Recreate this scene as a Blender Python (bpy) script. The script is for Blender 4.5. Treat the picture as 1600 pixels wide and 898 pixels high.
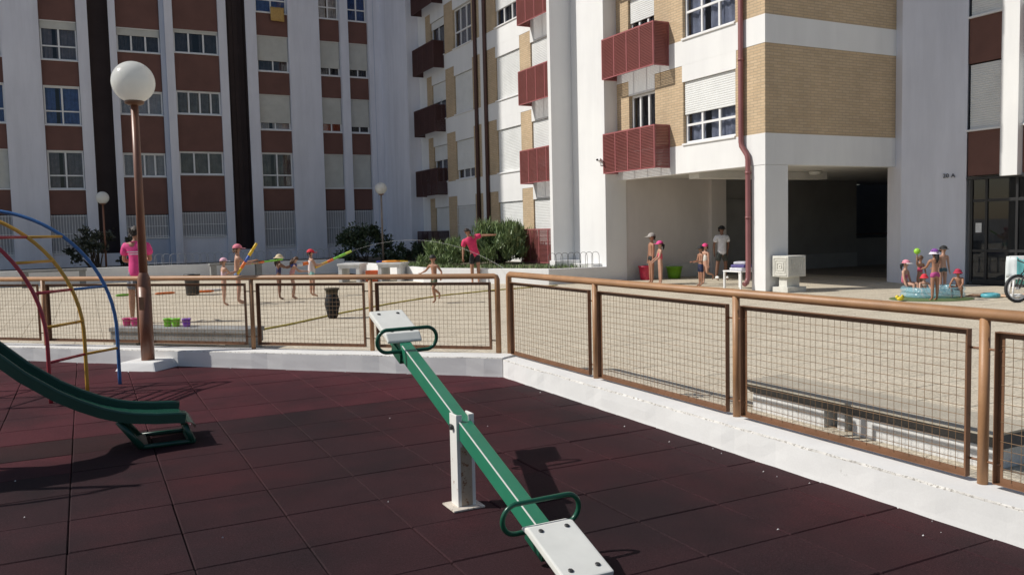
import bpy, bmesh, math, random
from mathutils import Vector, Matrix
random.seed(7)
S = bpy.context.scene
C = S.collection
rad = math.radians
for o in list(bpy.data.objects): bpy.data.objects.remove(o)

# ------------------------------------------------------------------ camera, sky, sun, exposure
yaw, pit, rol = 0.471257, 0.0699794, -0.0231197
fw = Vector((math.sin(yaw)*math.cos(pit), math.cos(yaw)*math.cos(pit), -math.sin(pit)))
rt = Vector((math.cos(yaw), -math.sin(yaw), 0)); up = rt.cross(fw)
rt2 = rt*math.cos(rol)+up*math.sin(rol); up2 = up*math.cos(rol)-rt*math.sin(rol)
cd = bpy.data.cameras.new('camera'); cam = bpy.data.objects.new('camera', cd); C.objects.link(cam)
mw = Matrix((rt2, up2, -fw)).transposed().to_4x4(); mw.translation = (0, 0, 1.6); cam.matrix_world = mw
cd.sensor_width = 36; cd.lens = 1307.4*36/1600; cd.clip_start = .05; cd.clip_end = 3000
S.camera = cam
S.render.resolution_x, S.render.resolution_y = 1024, 574

SUN = Vector((-.95, .447, 1.0)).normalized()
w = bpy.data.worlds.new('World'); S.world = w; w.use_nodes = True
nt = w.node_tree; sky = nt.nodes.new('ShaderNodeTexSky'); sky.sky_type = 'NISHITA'; sky.sun_disc = False
sky.sun_elevation = math.asin(SUN.z); sky.sun_rotation = math.atan2(SUN.x, SUN.y)
sky.air_density = 1.0; sky.dust_density = 1.0; sky.ozone_density = 1.0
bg = nt.nodes['Background']; bg.inputs['Strength'].default_value = .079
nt.links.new(sky.outputs[0], bg.inputs['Color'])
sl = bpy.data.lights.new('sun', 'SUN'); sl.energy = 4.15; sl.angle = rad(.53); sl.color = (1, .955, .88)
so = bpy.data.objects.new('sun', sl); C.objects.link(so); so.location = (-30, 20, 60)
so.rotation_euler = (-SUN).to_track_quat('-Z', 'Y').to_euler()
S.view_settings.view_transform = 'Standard'; S.view_settings.look = 'None'
S.view_settings.exposure = 0.0; S.view_settings.gamma = 1

# ------------------------------------------------------------------ materials
def newmat(name):
    m = bpy.data.materials.new(name); m.use_nodes = True
    n = m.node_tree; b = n.nodes['Principled BSDF']; return m, n, b
def nd(n, t, **k):
    x = n.nodes.new(t)
    for a, v in k.items():
        if a in x.inputs: x.inputs[a].default_value = v
        else: setattr(x, a, v)
    return x
def ramp(n, src, stops):
    r = n.nodes.new('ShaderNodeValToRGB'); e = r.color_ramp.elements
    while len(e) < len(stops): e.new(.5)
    for i, (p, c) in enumerate(stops):
        e[i].position = p; e[i].color = (*c, 1) if len(c) == 3 else c
    n.links.new(src, r.inputs[0]); return r
def mixc(n, fac, a, b, mode='MIX'):
    x = n.nodes.new('ShaderNodeMix'); x.data_type = 'RGBA'; x.blend_type = mode
    for sock, v in ((x.inputs[0], fac), (x.inputs[6], a), (x.inputs[7], b)):
        if isinstance(v, (int, float)): sock.default_value = v
        elif isinstance(v, tuple): sock.default_value = (*v[:3], 1)
        else: n.links.new(v, sock)
    return x.outputs[2]
def bumpn(n, b, h, dist=.01, st=.5):
    x = n.nodes.new('ShaderNodeBump'); x.inputs['Distance'].default_value = dist; x.inputs['Strength'].default_value = st
    n.links.new(h, x.inputs['Height']); n.links.new(x.outputs[0], b.inputs['Normal'])
def pos(n, scale=(1, 1, 1)):
    g = n.nodes.new('ShaderNodeNewGeometry'); v = nd(n, 'ShaderNodeVectorMath', operation='MULTIPLY')
    v.inputs[1].default_value = scale; n.links.new(g.outputs['Position'], v.inputs[0]); return v.outputs[0]
def noise(n, vec, scale, detail=4, rough=.6):
    x = nd(n, 'ShaderNodeTexNoise', Scale=scale, Detail=detail, Roughness=rough)
    n.links.new(vec, x.inputs['Vector']); return x.outputs[0]
def paint(name, col, rough=.5, var=.12, scale=3, bump=0, bscale=60, metal=0, spec=.5, wear=None, wearat=.66, stretch=(1, 1, 1), fine=0):
    m, n, b = newmat(name); p = pos(n, stretch)
    f = noise(n, p, scale)
    lo = tuple(c*(1-var) for c in col); hi = tuple(min(1, c*(1+var)) for c in col)
    c = ramp(n, f, [(.3, lo), (.7, hi)]).outputs[0]
    if fine:
        f2 = noise(n, pos(n), 90, 2); r2 = ramp(n, f2, [(.3, (1-fine,)*3), (.7, (1+fine,)*3)])
        c = mixc(n, 1.0, c, r2.outputs[0], 'MULTIPLY')
    if wear:
        wv = noise(n, pos(n), scale*5, 8, .7); r = ramp(n, wv, [(wearat, (0, 0, 0)), (wearat+.05, (1, 1, 1))])
        c = mixc(n, r.outputs[0], c, wear)
    n.links.new(c, b.inputs['Base Color'])
    b.inputs['Roughness'].default_value = rough; b.inputs['Metallic'].default_value = metal
    b.inputs['Specular IOR Level'].default_value = spec
    if bump: bumpn(n, b, noise(n, pos(n), bscale, 5), bump, .6)
    return m
def plaster(name, col, stain=.18):
    m, n, b = newmat(name)
    f = noise(n, pos(n, (1, 1, .12)), 2.2, 6, .65); g = noise(n, pos(n), .5, 3)
    c = ramp(n, f, [(.35, tuple(x*(1-stain) for x in col)), (.6, col)]).outputs[0]
    r = ramp(n, g, [(.3, (.92, .92, .93)), (.7, (1, 1, 1))]).outputs[0]
    c = mixc(n, 1.0, c, r, 'MULTIPLY'); n.links.new(c, b.inputs['Base Color'])
    b.inputs['Roughness'].default_value = .85; b.inputs['Specular IOR Level'].default_value = .2
    bumpn(n, b, noise(n, pos(n), 55, 4), .004, .5); return m
def brickmat(name):
    m, n, b = newmat(name); g = n.nodes.new('ShaderNodeNewGeometry'); s = n.nodes.new('ShaderNodeSeparateXYZ')
    n.links.new(g.outputs['Position'], s.inputs[0])
    a = nd(n, 'ShaderNodeMath', operation='ADD'); n.links.new(s.outputs[0], a.inputs[0]); n.links.new(s.outputs[1], a.inputs[1])
    v = n.nodes.new('ShaderNodeCombineXYZ'); n.links.new(a.outputs[0], v.inputs[0]); n.links.new(s.outputs[2], v.inputs[1])
    t = n.nodes.new('ShaderNodeTexBrick'); n.links.new(v.outputs[0], t.inputs['Vector'])
    t.inputs['Scale'].default_value = 1; t.inputs['Brick Width'].default_value = .235; t.inputs['Row Height'].default_value = .067
    t.inputs['Mortar Size'].default_value = .007; t.inputs['Mortar Smooth'].default_value = .15; t.inputs['Bias'].default_value = 0
    t.inputs['Color1'].default_value = (.59, .455, .305, 1); t.inputs['Color2'].default_value = (.53, .40, .26, 1)
    t.inputs['Mortar'].default_value = (.40, .33, .24, 1)
    f = noise(n, pos(n), 1.1, 5); r = ramp(n, f, [(.3, (.86, .86, .86)), (.7, (1.08, 1.06, 1.03))]).outputs[0]
    c = mixc(n, 1.0, t.outputs['Color'], r, 'MULTIPLY'); n.links.new(c, b.inputs['Base Color'])
    b.inputs['Roughness'].default_value = .85; b.inputs['Specular IOR Level'].default_value = .25
    i = nd(n, 'ShaderNodeMath', operation='SUBTRACT'); i.inputs[0].default_value = 1; n.links.new(t.outputs['Fac'], i.inputs[1])
    bumpn(n, b, i.outputs[0], .006, .8); return m
def cellmat(name, ca, cb, size, off, pebble=True, rough=.9, big=None):
    m, n, b = newmat(name)
    v = nd(n, 'ShaderNodeVectorMath', operation='SUBTRACT'); v.inputs[1].default_value = (off[0], off[1], 0)
    n.links.new(pos(n), v.inputs[0])
    q = nd(n, 'ShaderNodeVectorMath', operation='DIVIDE'); q.inputs[1].default_value = (size, size, 1000); n.links.new(v.outputs[0], q.inputs[0])
    fl = nd(n, 'ShaderNodeVectorMath', operation='FLOOR'); n.links.new(q.outputs[0], fl.inputs[0])
    wn = nd(n, 'ShaderNodeTexWhiteNoise', noise_dimensions='3D'); n.links.new(fl.outputs[0], wn.inputs['Vector'])
    c = mixc(n, wn.outputs['Value'], ca, cb)
    if big:
        f = noise(n, pos(n), big[0], 4); r = ramp(n, f, [(.46, (0, 0, 0)), (.72, (1, 1, 1))]).outputs[0]; c = mixc(n, r, c, big[1])
    f1 = noise(n, pos(n), 1.3, 6, .7); c = mixc(n, 1.0, c, ramp(n, f1, [(.3, (.90, .895, .88)), (.68, (1.06, 1.06, 1.06))]).outputs[0], 'MULTIPLY')
    if pebble:
        f2 = noise(n, pos(n), 30, 5, .8); c = mixc(n, 1.0, c, ramp(n, f2, [(.34, (.55, .54, .52)), (.5, (.98, .98, .98)), (.66, (1.32, 1.32, 1.32))]).outputs[0], 'MULTIPLY')
        bumpn(n, b, f2, .006, .7)
    else:
        f3 = noise(n, pos(n), .9, 4); c = mixc(n, 1.0, c, ramp(n, f3, [(.36, (.66, .80, .80)), (.56, (1.05, 1.0, 1.0))]).outputs[0], 'MULTIPLY')
        f2 = noise(n, pos(n), 105, 4, .85); c = mixc(n, 1.0, c, ramp(n, f2, [(.32, (.5, .5, .5)), (.55, (1.0, 1.0, 1.0)), (.72, (2.0, 1.9, 1.9))]).outputs[0], 'MULTIPLY')
        bumpn(n, b, f2, .004, .7)
    n.links.new(c, b.inputs['Base Color']); b.inputs['Roughness'].default_value = rough if pebble else .75; b.inputs['Specular IOR Level'].default_value = .25 if pebble else .10
    return m
def glassmat(name, tint=(.80, .80, .81), ior=1.38):
    m, n, b = newmat(name); n.nodes.remove(b); out = n.nodes['Material Output']
    t = n.nodes.new('ShaderNodeBsdfTransparent'); t.inputs[0].default_value = (*tint, 1)
    g = n.nodes.new('ShaderNodeBsdfGlossy'); g.inputs['Roughness'].default_value = .02; g.inputs[0].default_value = (.95, .97, 1, 1)
    f = n.nodes.new('ShaderNodeFresnel'); gg = n.nodes.new('ShaderNodeNewGeometry'); mm = nd(n, 'ShaderNodeMath', operation='MULTIPLY_ADD')
    n.links.new(gg.outputs['Backfacing'], mm.inputs[0]); mm.inputs[1].default_value = 1/ior-ior; mm.inputs[2].default_value = ior; n.links.new(mm.outputs[0], f.inputs[0]); x = n.nodes.new('ShaderNodeMixShader')
    n.links.new(f.outputs[0], x.inputs[0]); n.links.new(t.outputs[0], x.inputs[1]); n.links.new(g.outputs[0], x.inputs[2])
    n.links.new(x.outputs[0], out.inputs[0]); return m
def sheermat(name, col, opac, rough=.1):
    m, n, b = newmat(name); b.inputs['Base Color'].default_value = (*col, 1); b.inputs['Alpha'].default_value = opac
    b.inputs['Roughness'].default_value = rough; return m

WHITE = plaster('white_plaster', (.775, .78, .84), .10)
WHITE2 = plaster('neutral_white_plaster', (.80, .80, .79), .05)  # neutral white wall colour with fainter stains
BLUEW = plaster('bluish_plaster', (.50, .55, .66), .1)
BRICK = brickmat('buff_brick')
REDP = paint('brown_red_panel', (.15, .068, .053), .7, .14, 1.2, fine=.06)
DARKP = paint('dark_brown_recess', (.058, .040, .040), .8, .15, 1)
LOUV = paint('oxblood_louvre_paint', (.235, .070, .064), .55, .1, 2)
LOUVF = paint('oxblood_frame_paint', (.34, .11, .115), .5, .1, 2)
DLOUV = paint('shaded_louvre_paint', (.075, .032, .032), .7, .15, 2)  # louvre red darkened, shade of the far balconies put into the colour
PIPE = paint('plum_pipe_paint', (.23, .085, .085), .45, .1, 3)
DPIPE = paint('dark_pipe_paint', (.08, .04, .04), .5, .1, 3)
ALU = paint('white_window_frame', (.78, .78, .78), .4, .05, 3)
SHUT = paint('pale_roller_shutter', (.72, .73, .72), .55, .06, 2)
SHUTG = paint('cream_roller_shutter', (.56, .56, .52), .6, .08, 2)
SHUTD = paint('grey_shutter', (.40, .40, .42), .6, .06, 2)
ROOM = paint('dim_room', (.05, .05, .055), .9, .1, 1)
GLASS = glassmat('window_glass')
DGLASS = glassmat('door_glass', (.45, .47, .5), 1.45)
CURT = {'grey': paint('grey_curtain', (.26, .25, .28), .9, .2, 6), 'slate': paint('slate_curtain', (.30, .34, .45), .9, .3, 4), 'blue': paint('blue_curtain', (.10, .20, .48), .9, .25, 5),
        'pale': paint('pale_curtain', (.55, .56, .58), .9, .15, 6), 'green': paint('grey_green_curtain', (.24, .235, .21), .9, .3, 3),
        'dark': paint('dark_curtain', (.09, .09, .10), .9, .3, 4), 'cloth': paint('white_laundry', (.7, .66, .63), .9, .3, 4),
        'orange': paint('orange_laundry', (.62, .18, .10), .9, .3, 3)}
SOFFIT = paint('grey_soffit_plaster', (.58, .57, .54), .9, .08, 1.5)
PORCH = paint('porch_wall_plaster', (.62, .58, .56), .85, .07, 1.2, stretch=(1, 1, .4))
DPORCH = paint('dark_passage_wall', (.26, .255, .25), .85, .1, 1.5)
GRANITE = paint('grey_stone', (.40, .40, .38), .8, .15, 5, .004, 90, fine=.2)
STONE = paint('pale_cast_stone', (.60, .59, .54), .85, .12, 5, .004, 90, fine=.12)
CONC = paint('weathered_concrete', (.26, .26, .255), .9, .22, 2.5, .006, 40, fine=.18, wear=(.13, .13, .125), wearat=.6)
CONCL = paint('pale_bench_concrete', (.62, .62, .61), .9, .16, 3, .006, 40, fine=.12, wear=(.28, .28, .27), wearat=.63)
KERB = paint('chipped_white_kerb_paint', (.735, .73, .715), .85, .07, 1.4, .0012, 22, wear=(.50, .49, .47), wearat=.665, fine=.025)
BSLAB = paint('charcoal_bench_slab', (.070, .070, .075), .8, .2, 4, .003, 60, fine=.15)
SLABT = paint('sandy_bench_slab', (.40, .36, .29), .9, .15, 4, .004, 60, fine=.2, wear=(.3, .27, .22), wearat=.62)
FPAINT = paint('copper_brown_fence_paint', (.37, .197, .094), .46, .14, 6, .0015, 120, wear=(.17, .065, .03), wearat=.66)
FDARK = paint('dark_brown_mesh_frame', (.19, .095, .05), .5, .15, 6, wear=(.10, .04, .02), wearat=.62)
WIRE = paint('rusty_wire', (.24, .145, .075), .6, .25, 10)
LAMPP = paint('brown_lamp_paint', (.22, .095, .055), .4, .12, 4, .001, 90, wear=(.12, .05, .03), wearat=.68)
POLEG = paint('weathered_pole', (.26, .21, .18), .6, .2, 4)
OPAL = paint('opal_globe', (.84, .84, .81), .16, .02, 2)
TEAL = paint('seesaw_green_paint', (.022, .185, .105), .30, .10, 5, .0006, 140, wear=(.05, .11, .075), wearat=.70)
DTEAL = paint('dark_green_handle_paint', (.010, .085, .048), .28, .1, 5)
SEATW = paint('white_seat_plastic', (.76, .76, .71), .42, .05, 6, .0006, 80, wear=(.45, .44, .40), wearat=.71)
POSTW = paint('rust_streaked_white_post', (.74, .73, .69), .5, .06, 3, .001, 80, wear=(.25, .10, .04), wearat=.615, stretch=(1, 1, .3))
POSTR = paint('rusty_inner_web', (.42, .33, .24), .7, .3, 5, .001, 80, wear=(.22, .10, .045), wearat=.545, stretch=(1, 1, .22))
POSTB = paint('chipped_base_plate', (.62, .56, .48), .6, .2, 8, .001, 80, wear=(.14, .06, .03), wearat=.58)
BOLT = paint('dark_bolt_steel', (.08, .08, .08), .45, .1, 10, metal=.6)
SLIDE = paint('slide_green', (.012, .060, .042), .33, .12, 4, .0006, 90)
SLIDEIN = paint('slide_bed_green', (.014, .072, .048), .26, .15, 4)
ARED = paint('red_bar_paint', (.34, .028, .045), .35, .12, 6, wear=(.2, .03, .03))
AYEL = paint('yellow_bar_paint', (.56, .31, .040), .35, .12, 6, wear=(.3, .17, .05))
ABLU = paint('blue_bar_paint', (.045, .145, .36), .35, .12, 6, wear=(.05, .1, .2))
PLAZA = cellmat('pebble_paving', (.57, .51, .41), (.535, .475, .38), .4, (-.2, .1))
GROUND = paint('bare_ground', (.25, .22, .19), .95, .15, .8, fine=.2)
RUBD = cellmat('dark_rubber', (.038, .0182, .0220), (.035, .0170, .0205), .553, (-.157, .342), False, .88, (.5, (.062, .0185, .0225)))
RUBR = cellmat('red_rubber', (.082, .024, .031), (.077, .0225, .029), .553, (-.157, .342), False, .88, (1.1, (.062, .022, .027)))
RUBM = cellmat('mixed_rubber', (.036, .0175, .0195), (.032, .0165, .018), .553, (-.157, .342), False, .88, (1.2, (.058, .017, .021)))
SUBB = paint('dark_sub_base', (.012, .009, .009), .95, .2, 5)
SOIL = paint('garden_soil', (.13, .11, .075), .95, .3, 3, .02, 20)
def leafmat(name, a, bcol):
    m, n, b = newmat(name); oi = noise(n, pos(n), 7, 3); c = ramp(n, oi, [(.3, a), (.7, bcol)]).outputs[0]
    n.links.new(c, b.inputs['Base Color']); b.inputs['Roughness'].default_value = .5
    b.inputs['Subsurface Weight'].default_value = 0
    return m
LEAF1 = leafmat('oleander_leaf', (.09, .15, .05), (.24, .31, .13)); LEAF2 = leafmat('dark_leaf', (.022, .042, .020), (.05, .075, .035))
LEAF3 = leafmat('dry_grey_leaf', (.035, .045, .03), (.075, .08, .055)); BARK = paint('bark', (.10, .075, .055), .9, .2, 8)
SKIN = [paint('tanned_skin', (.36, .18, .112), .5, .06, 8), paint('fair_skin', (.50, .285, .20), .5, .05, 8), paint('brown_skin', (.20, .10, .065), .5, .06, 8)]
def opal():
    m, n, b = newmat('opal_globe'); b.inputs['Base Color'].default_value = (.86, .86, .83, 1); b.inputs['Roughness'].default_value = .15
    t = n.nodes.new('ShaderNodeBsdfTranslucent'); t.inputs[0].default_value = (.9, .9, .86, 1); x = n.nodes.new('ShaderNodeMixShader'); x.inputs[0].default_value = .42
    n.links.new(b.outputs[0], x.inputs[1]); n.links.new(t.outputs[0], x.inputs[2]); n.links.new(x.outputs[0], n.nodes['Material Output'].inputs[0]); return m
OPAL = opal()
_cm = {}
def col(c, rough=.75):
    k = (c, rough)
    if k not in _cm: _cm[k] = paint('cloth_%02d' % len(_cm) if rough > .6 else 'plastic_%02d' % len(_cm), c, rough, .14, 14)
    return _cm[k]
BLACK = (.014, .014, .016); PINK = (.72, .055, .24)

# ------------------------------------------------------------------ mesh helpers
class MB:
    def __init__(s): s.v = []; s.f = []; s.sm = []
    def add(s, vs, fs, smooth=False):
        o = len(s.v); s.v += [tuple(p) for p in vs]; s.f += [tuple(i+o for i in f) for f in fs]; s.sm += [smooth]*len(fs)
    def box(s, a, b, M=None):
        (x0, y0, z0), (x1, y1, z1) = a, b
        vs = [(x0,y0,z0),(x1,y0,z0),(x1,y1,z0),(x0,y1,z0),(x0,y0,z1),(x1,y0,z1),(x1,y1,z1),(x0,y1,z1)]
        if M is not None: vs = [M @ Vector(p) for p in vs]
        s.add(vs, [(0,3,2,1),(4,5,6,7),(0,1,5,4),(1,2,6,5),(2,3,7,6),(3,0,4,7)])
    def tube(s, pts, r, n=8, cap=True, closed=False):
        pts = [Vector(p) for p in pts]; m = len(pts); rr = r if isinstance(r, (list, tuple)) else [r]*m
        vs = []; prev = None
        for i, p in enumerate(pts):
            if closed: t = (pts[(i+1) % m]-pts[i-1])
            else: t = (pts[min(i+1, m-1)]-pts[max(i-1, 0)])
            t.normalize()
            if prev is None:
                a = Vector((0, 0, 1)) if abs(t.z) < .9 else Vector((1, 0, 0)); u = t.cross(a).normalized()
            else:
                u = (prev-t*prev.dot(t))
                u = u.normalized() if u.length > 1e-6 else t.orthogonal().normalized()
            prev = u; v = t.cross(u)
            for k in range(n):
                q = 2*math.pi*k/n; vs.append(p+(u*math.cos(q)+v*math.sin(q))*rr[i])
        fs = []
        for i in range(m if closed else m-1):
            j = (i+1) % m
            for k in range(n): fs.append((i*n+k, i*n+(k+1) % n, j*n+(k+1) % n, j*n+k))
        s.add(vs, fs, True)
        if cap and not closed: 
            s.f += [tuple(len(s.v)-len(vs)+k for k in reversed(range(n))), tuple(len(s.v)-n+k for k in range(n))]; s.sm += [False, False]
    def lathe(s, prof, c=(0, 0, 0), n=16, smooth=True, sx=1, sy=1):
        vs = []; m = len(prof)
        for (r, z) in prof:
            for k in range(n):
                q = 2*math.pi*k/n; vs.append((c[0]+r*math.cos(q)*sx, c[1]+r*math.sin(q)*sy, c[2]+z))
        fs = [(i*n+k, i*n+(k+1) % n, (i+1)*n+(k+1) % n, (i+1)*n+k) for i in range(m-1) for k in range(n)]
        s.add(vs, fs, smooth)
        s.f += [tuple(len(s.v)-len(vs)+k for k in reversed(range(n))), tuple(len(s.v)-n+k for k in range(n))]; s.sm += [False, False]
    def ball(s, c, r, n=10, m=7, sc=(1, 1, 1)):
        prof = [(max(1e-4, math.sin(math.pi*i/m)), -math.cos(math.pi*i/m)) for i in range(m+1)]
        vs = [];
        for (a, z) in prof:
            for k in range(n):
                q = 2*math.pi*k/n; vs.append((c[0]+r*a*math.cos(q)*sc[0], c[1]+r*a*math.sin(q)*sc[1], c[2]+r*z*sc[2]))
        s.add(vs, [(i*n+k, i*n+(k+1) % n, (i+1)*n+(k+1) % n, (i+1)*n+k) for i in range(m) for k in range(n)], True)
    def prism(s, poly, z0, z1):
        n = len(poly); vs = [(x, y, z0) for x, y in poly]+[(x, y, z1) for x, y in poly]
        s.add(vs, [tuple(reversed(range(n))), tuple(range(n, 2*n))]+[(i, (i+1) % n, n+(i+1) % n, n+i) for i in range(n)])
    def strip(s, A, B):
        n = len(A); s.add(list(A)+list(B), [(i, i+1, n+i+1, n+i) for i in range(n-1)], True)
    def grid(s, rows):
        n = len(rows[0]); s.add([p for r in rows for p in r], [(j*n+i, j*n+i+1, (j+1)*n+i+1, (j+1)*n+i) for j in range(len(rows)-1) for i in range(n-1)], True)
    def mesh(s, name, mat, bevel=0, M=None, seg=2):
        me = bpy.data.meshes.new(name); vs = s.v if M is None else [M @ Vector(p) for p in s.v]
        me.from_pydata(vs, [], s.f); me.polygons.foreach_set('use_smooth', s.sm)
        for mm in (mat if isinstance(mat, list) else [mat]): me.materials.append(mm)
        if bevel:
            bm = bmesh.new(); bm.from_mesh(me); bmesh.ops.remove_doubles(bm, verts=bm.verts, dist=1e-5)
            es = [e for e in bm.edges if len(e.link_faces) == 2 and e.calc_face_angle(0) > .6]
            bmesh.ops.bevel(bm, geom=es, offset=bevel, segments=seg, affect='EDGES', profile=.6, clamp_overlap=True)
            bm.to_mesh(me); bm.free()
        me.update(); return me
WL = {}
def link(name, data, parent=None, loc=(0, 0, 0), rz=0, **props):
    o = bpy.data.objects.new(name, data); C.objects.link(o)
    if parent is not None: o.parent = parent
    o.location = loc; o.rotation_euler = (0, 0, rz)
    for k, v in props.items(): o[k] = v
    return o
def tag(o, label, cat, group=None):
    o['label'] = label; o['category'] = cat
    if group: o['group'] = group
    return o
def thing(name, label, cat, loc=(0, 0, 0), rz=0, group=None):
    o = link(name, None, None, loc, rz); o.empty_display_size = .2
    return tag(o, label, cat, group)
def part(name, mb, mat, parent, bevel=0, label=None, stuff=False, loc=(0, 0, 0), rz=0):
    """mesh given in the local frame of its thing"""
    o = link(name, mb.mesh(name, mat, bevel), parent, loc, rz)
    if label: o['label'] = label
    if stuff: o['kind'] = 'stuff'
    return o
def wpart(name, mb, mat, parent, bevel=0, **k):
    """mesh given in world coordinates, thing unrotated"""
    p = parent
    while p.parent is not None: p = p.parent
    T = Matrix.Translation(-p.location)
    o = link(name, mb.mesh(name, mat, bevel, T), parent)
    if k.get('label'): o['label'] = k['label']
    if k.get('stuff'): o['kind'] = 'stuff'
    return o
def solid(name, mb, mat, label, cat, loc=(0, 0, 0), rz=0, bevel=0, group=None):
    return tag(link(name, mb.mesh(name, mat, bevel), None, loc, rz), label, cat, group)
def copy_tree(o, parent=None):
    c = o.copy(); C.objects.link(c)
    if parent is not None: c.parent = parent
    for ch in list(o.children): copy_tree(ch, c)
    return c
def struct(name, mb, mat, **k):
    o = link(name, mb.mesh(name, mat, k.get('bevel', 0)), None); o['kind'] = 'structure'; return o
def B(*a):
    m = MB(); m.box(*a); return m
def beams(*bs):
    m = MB()
    for a, b in bs: m.box(a, b)
    return m

# ------------------------------------------------------------------ ground, paving, rubber floor
m = MB(); m.add([(-900, -900, -.06), (900, -900, -.06), (900, 900, -.06), (-900, 900, -.06)], [(0, 1, 2, 3)])
struct('ground', m, GROUND)
m = MB(); m.add([(-14, 12.9+13.3, -.014), (-14, 33.2, -.014), (9.35, 33.2, -.014), (30, 33.2, -.014), (30, -8, -.014), (4.1, -8, -.014), (4.1, 8.02, -.014)], [tuple(reversed(range(7)))])
plaza = struct('plaza_pavement', m, SUBB)
cf = Vector((math.sin(yaw), math.cos(yaw))); cr = Vector((math.cos(yaw), -math.sin(yaw)))
slabs = []
for i in range(-36, 66):
    for j in range(-8, 83):
        x, y = -.2+.4*i, .1+.4*j; cx, cy = x+.2, y+.2
        if cx > 19.6 or (cx+cy < 12.75 and cx < 4.35) or (cx < 4.35 and cy < 8.3): continue
        if cx > 9.2 and cy > 29.5: continue
        if cx > 13.9 and cy > 22.0: continue
        if cx > 19.0 and cy < 14: continue
        d = cf.x*cx+cf.y*cy; l = (cr.x*cx+cr.y*cy)
        vis = d > 1 and abs(l) < .63*d+.3
        slabs.append(((cx*cx+cy*cy) if vis else 1e6+cx*cx+cy*cy, x, y))
slabs.sort(); rs = random.Random(3)
sm_ = MB(); sm_.box((.003, .003, -.05), (.397, .397, 0)); slab_me = sm_.mesh('paving_slab', PLAZA, .004, seg=1)
for d, x, y in slabs[:300]: link('paving_slab', slab_me, plaza, (x, y, rs.uniform(-.002, .002)))
m = MB()
for d, x, y in slabs[300:]:
    z = rs.uniform(-.002, .002); a, b = .003, .397
    m.add([(x+a,y+a,-.02),(x+b,y+a,-.02),(x+b,y+b,-.02),(x+a,y+b,-.02),(x+a,y+a,z),(x+b,y+a,z),(x+b,y+b,z),(x+a,y+b,z)], [(4,5,6,7),(0,1,5,4),(1,2,6,5),(2,3,7,6),(3,0,4,7)])
part('paving_slabs', m, PLAZA, plaza, stuff=True)

m = MB(); m.add([(-6, -4, -.028), (4.02, -4, -.028), (4.02, 8.06, -.028), (-6, 18.06, -.028)], [(0, 1, 2, 3)])
play = struct('playground_floor', m, SUBB)
T = .553; tiles = {}
def tile_me(g, mat):
    k = (g, mat.name)
    if k not in tiles: 
        q = MB(); q.box((g, g, -.04), (T-g, T-g, 0)); tiles[k] = q.mesh('rubber_tile', mat, .006, seg=1)
    return tiles[k]
tl = []
for i in range(-8, 8):
    for j in range(-3, 24):
        x, y = -.157+T*i, 4.213-.553*7+T*j
        if x > 3.95 or x+y > 11.95-T*.2: continue
        cx, cy = x+T/2, y+T/2; d = cf.x*cx+cf.y*cy; l = cr.x*cx+cr.y*cy
        if d < -.5 or (abs(l) > .7*max(d, .5)+1.0): continue
        tl.append((cx*cx+cy*cy, x, y, cx, cy))
tl.sort()
for d, x, y, cx, cy in tl[:290]:
    r_ = rs.random()
    if cy > 7.5: mt = RUBR
    elif cx < -.2 and 6.2 < cy < 6.8: mt = RUBR
    elif cx < .4 and 6.8 < cy < 7.5: mt = RUBM
    else: mt = RUBD
    g = rs.choice([.0012, .0018, .0035, .0015])
    o = link('rubber_tile', tile_me(g, mt), play, (x, y, rs.uniform(-.002, .002)))
    o.rotation_euler = (rs.uniform(-.002, .002), rs.uniform(-.002, .002), rs.uniform(-.003, .003))
m = MB()
for k in range(26):
    x, y = rs.uniform(-1, 3.85), rs.uniform(2.2, 7.6)
    if rs.random() < .45: x = 3.93-abs(rs.gauss(0, .12)); y = rs.uniform(2.4, 7.8)
    q = rs.uniform(.003, .009); a = rs.uniform(0, 3); z = .006
    m.add([(x+q*math.cos(a+t), y+q*rs.uniform(.5, 1)*math.sin(a+t), z+rs.uniform(0, .006)) for t in (0, 1.7, 3.1, 4.6)]+[(x, y, z+.009)], [(0,1,4),(1,2,4),(2,3,4),(3,0,4)])
o = link('paint_flakes', m.mesh('paint_flakes', KERB)); o['kind'] = 'stuff'; o['label'] = 'small white paint flakes scattered over the dark rubber floor'

# ------------------------------------------------------------------ playground kerb and mesh fence
kb = thing('kerb_wall', 'low white painted kerb wall edging the red rubber playground, carrying the brown fence', 'low wall', (3.97, 8.08, 0))
def ribbon(P, Q, n=40, jz=.003):      # a wall section between two ends, each end (inner xy, outer xy, top z)
    m = MB(); vs = []; r = random.Random(5)
    for i in range(n+1):
        t = i/n; I = Vector(P[0]).lerp(Vector(Q[0]), t); O = Vector(P[1]).lerp(Vector(Q[1]), t); z = P[2]*(1-t)+Q[2]*t
        u = (O-I).normalized(); c1 = .012+r.random()*.006; dz = r.uniform(-jz, jz); e = u*r.uniform(-.005, .005)
        for p, zz in ((I+e-u*.006*r.random(), -.06), (I+e, .03), (I+e*1.5, z*.55), (I+e, z-.012+dz), (I+u*.004, z-.004+dz), (I+u*(c1*.8), z+dz), (I.lerp(O, .55), z+dz*.4), (O-u*.012, z), (O, z-.012), (O, -.06)): vs.append((p.x, p.y, zz))
    fs = [(i*10+k, (i+1)*10+k, (i+1)*10+k+1, i*10+k+1) for i in range(n) for k in range(9)]
    m.add(vs, fs); m.add([vs[k] for k in range(10)], [tuple(range(10))]); m.add([vs[n*10+k] for k in range(10)], [tuple(reversed(range(10)))]); return m
KEDGE = paint('chipped_kerb_edge', (.62, .60, .56), .9, .25, 9, .004, 60, wear=(.33, .31, .28), wearat=.52)
k1_ = wpart('kerb_section', ribbon(((3.97, 8.05), (4.27, 8.20), .192), ((3.97, -1), (4.27, -1), .185), 70), KERB, kb)
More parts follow.
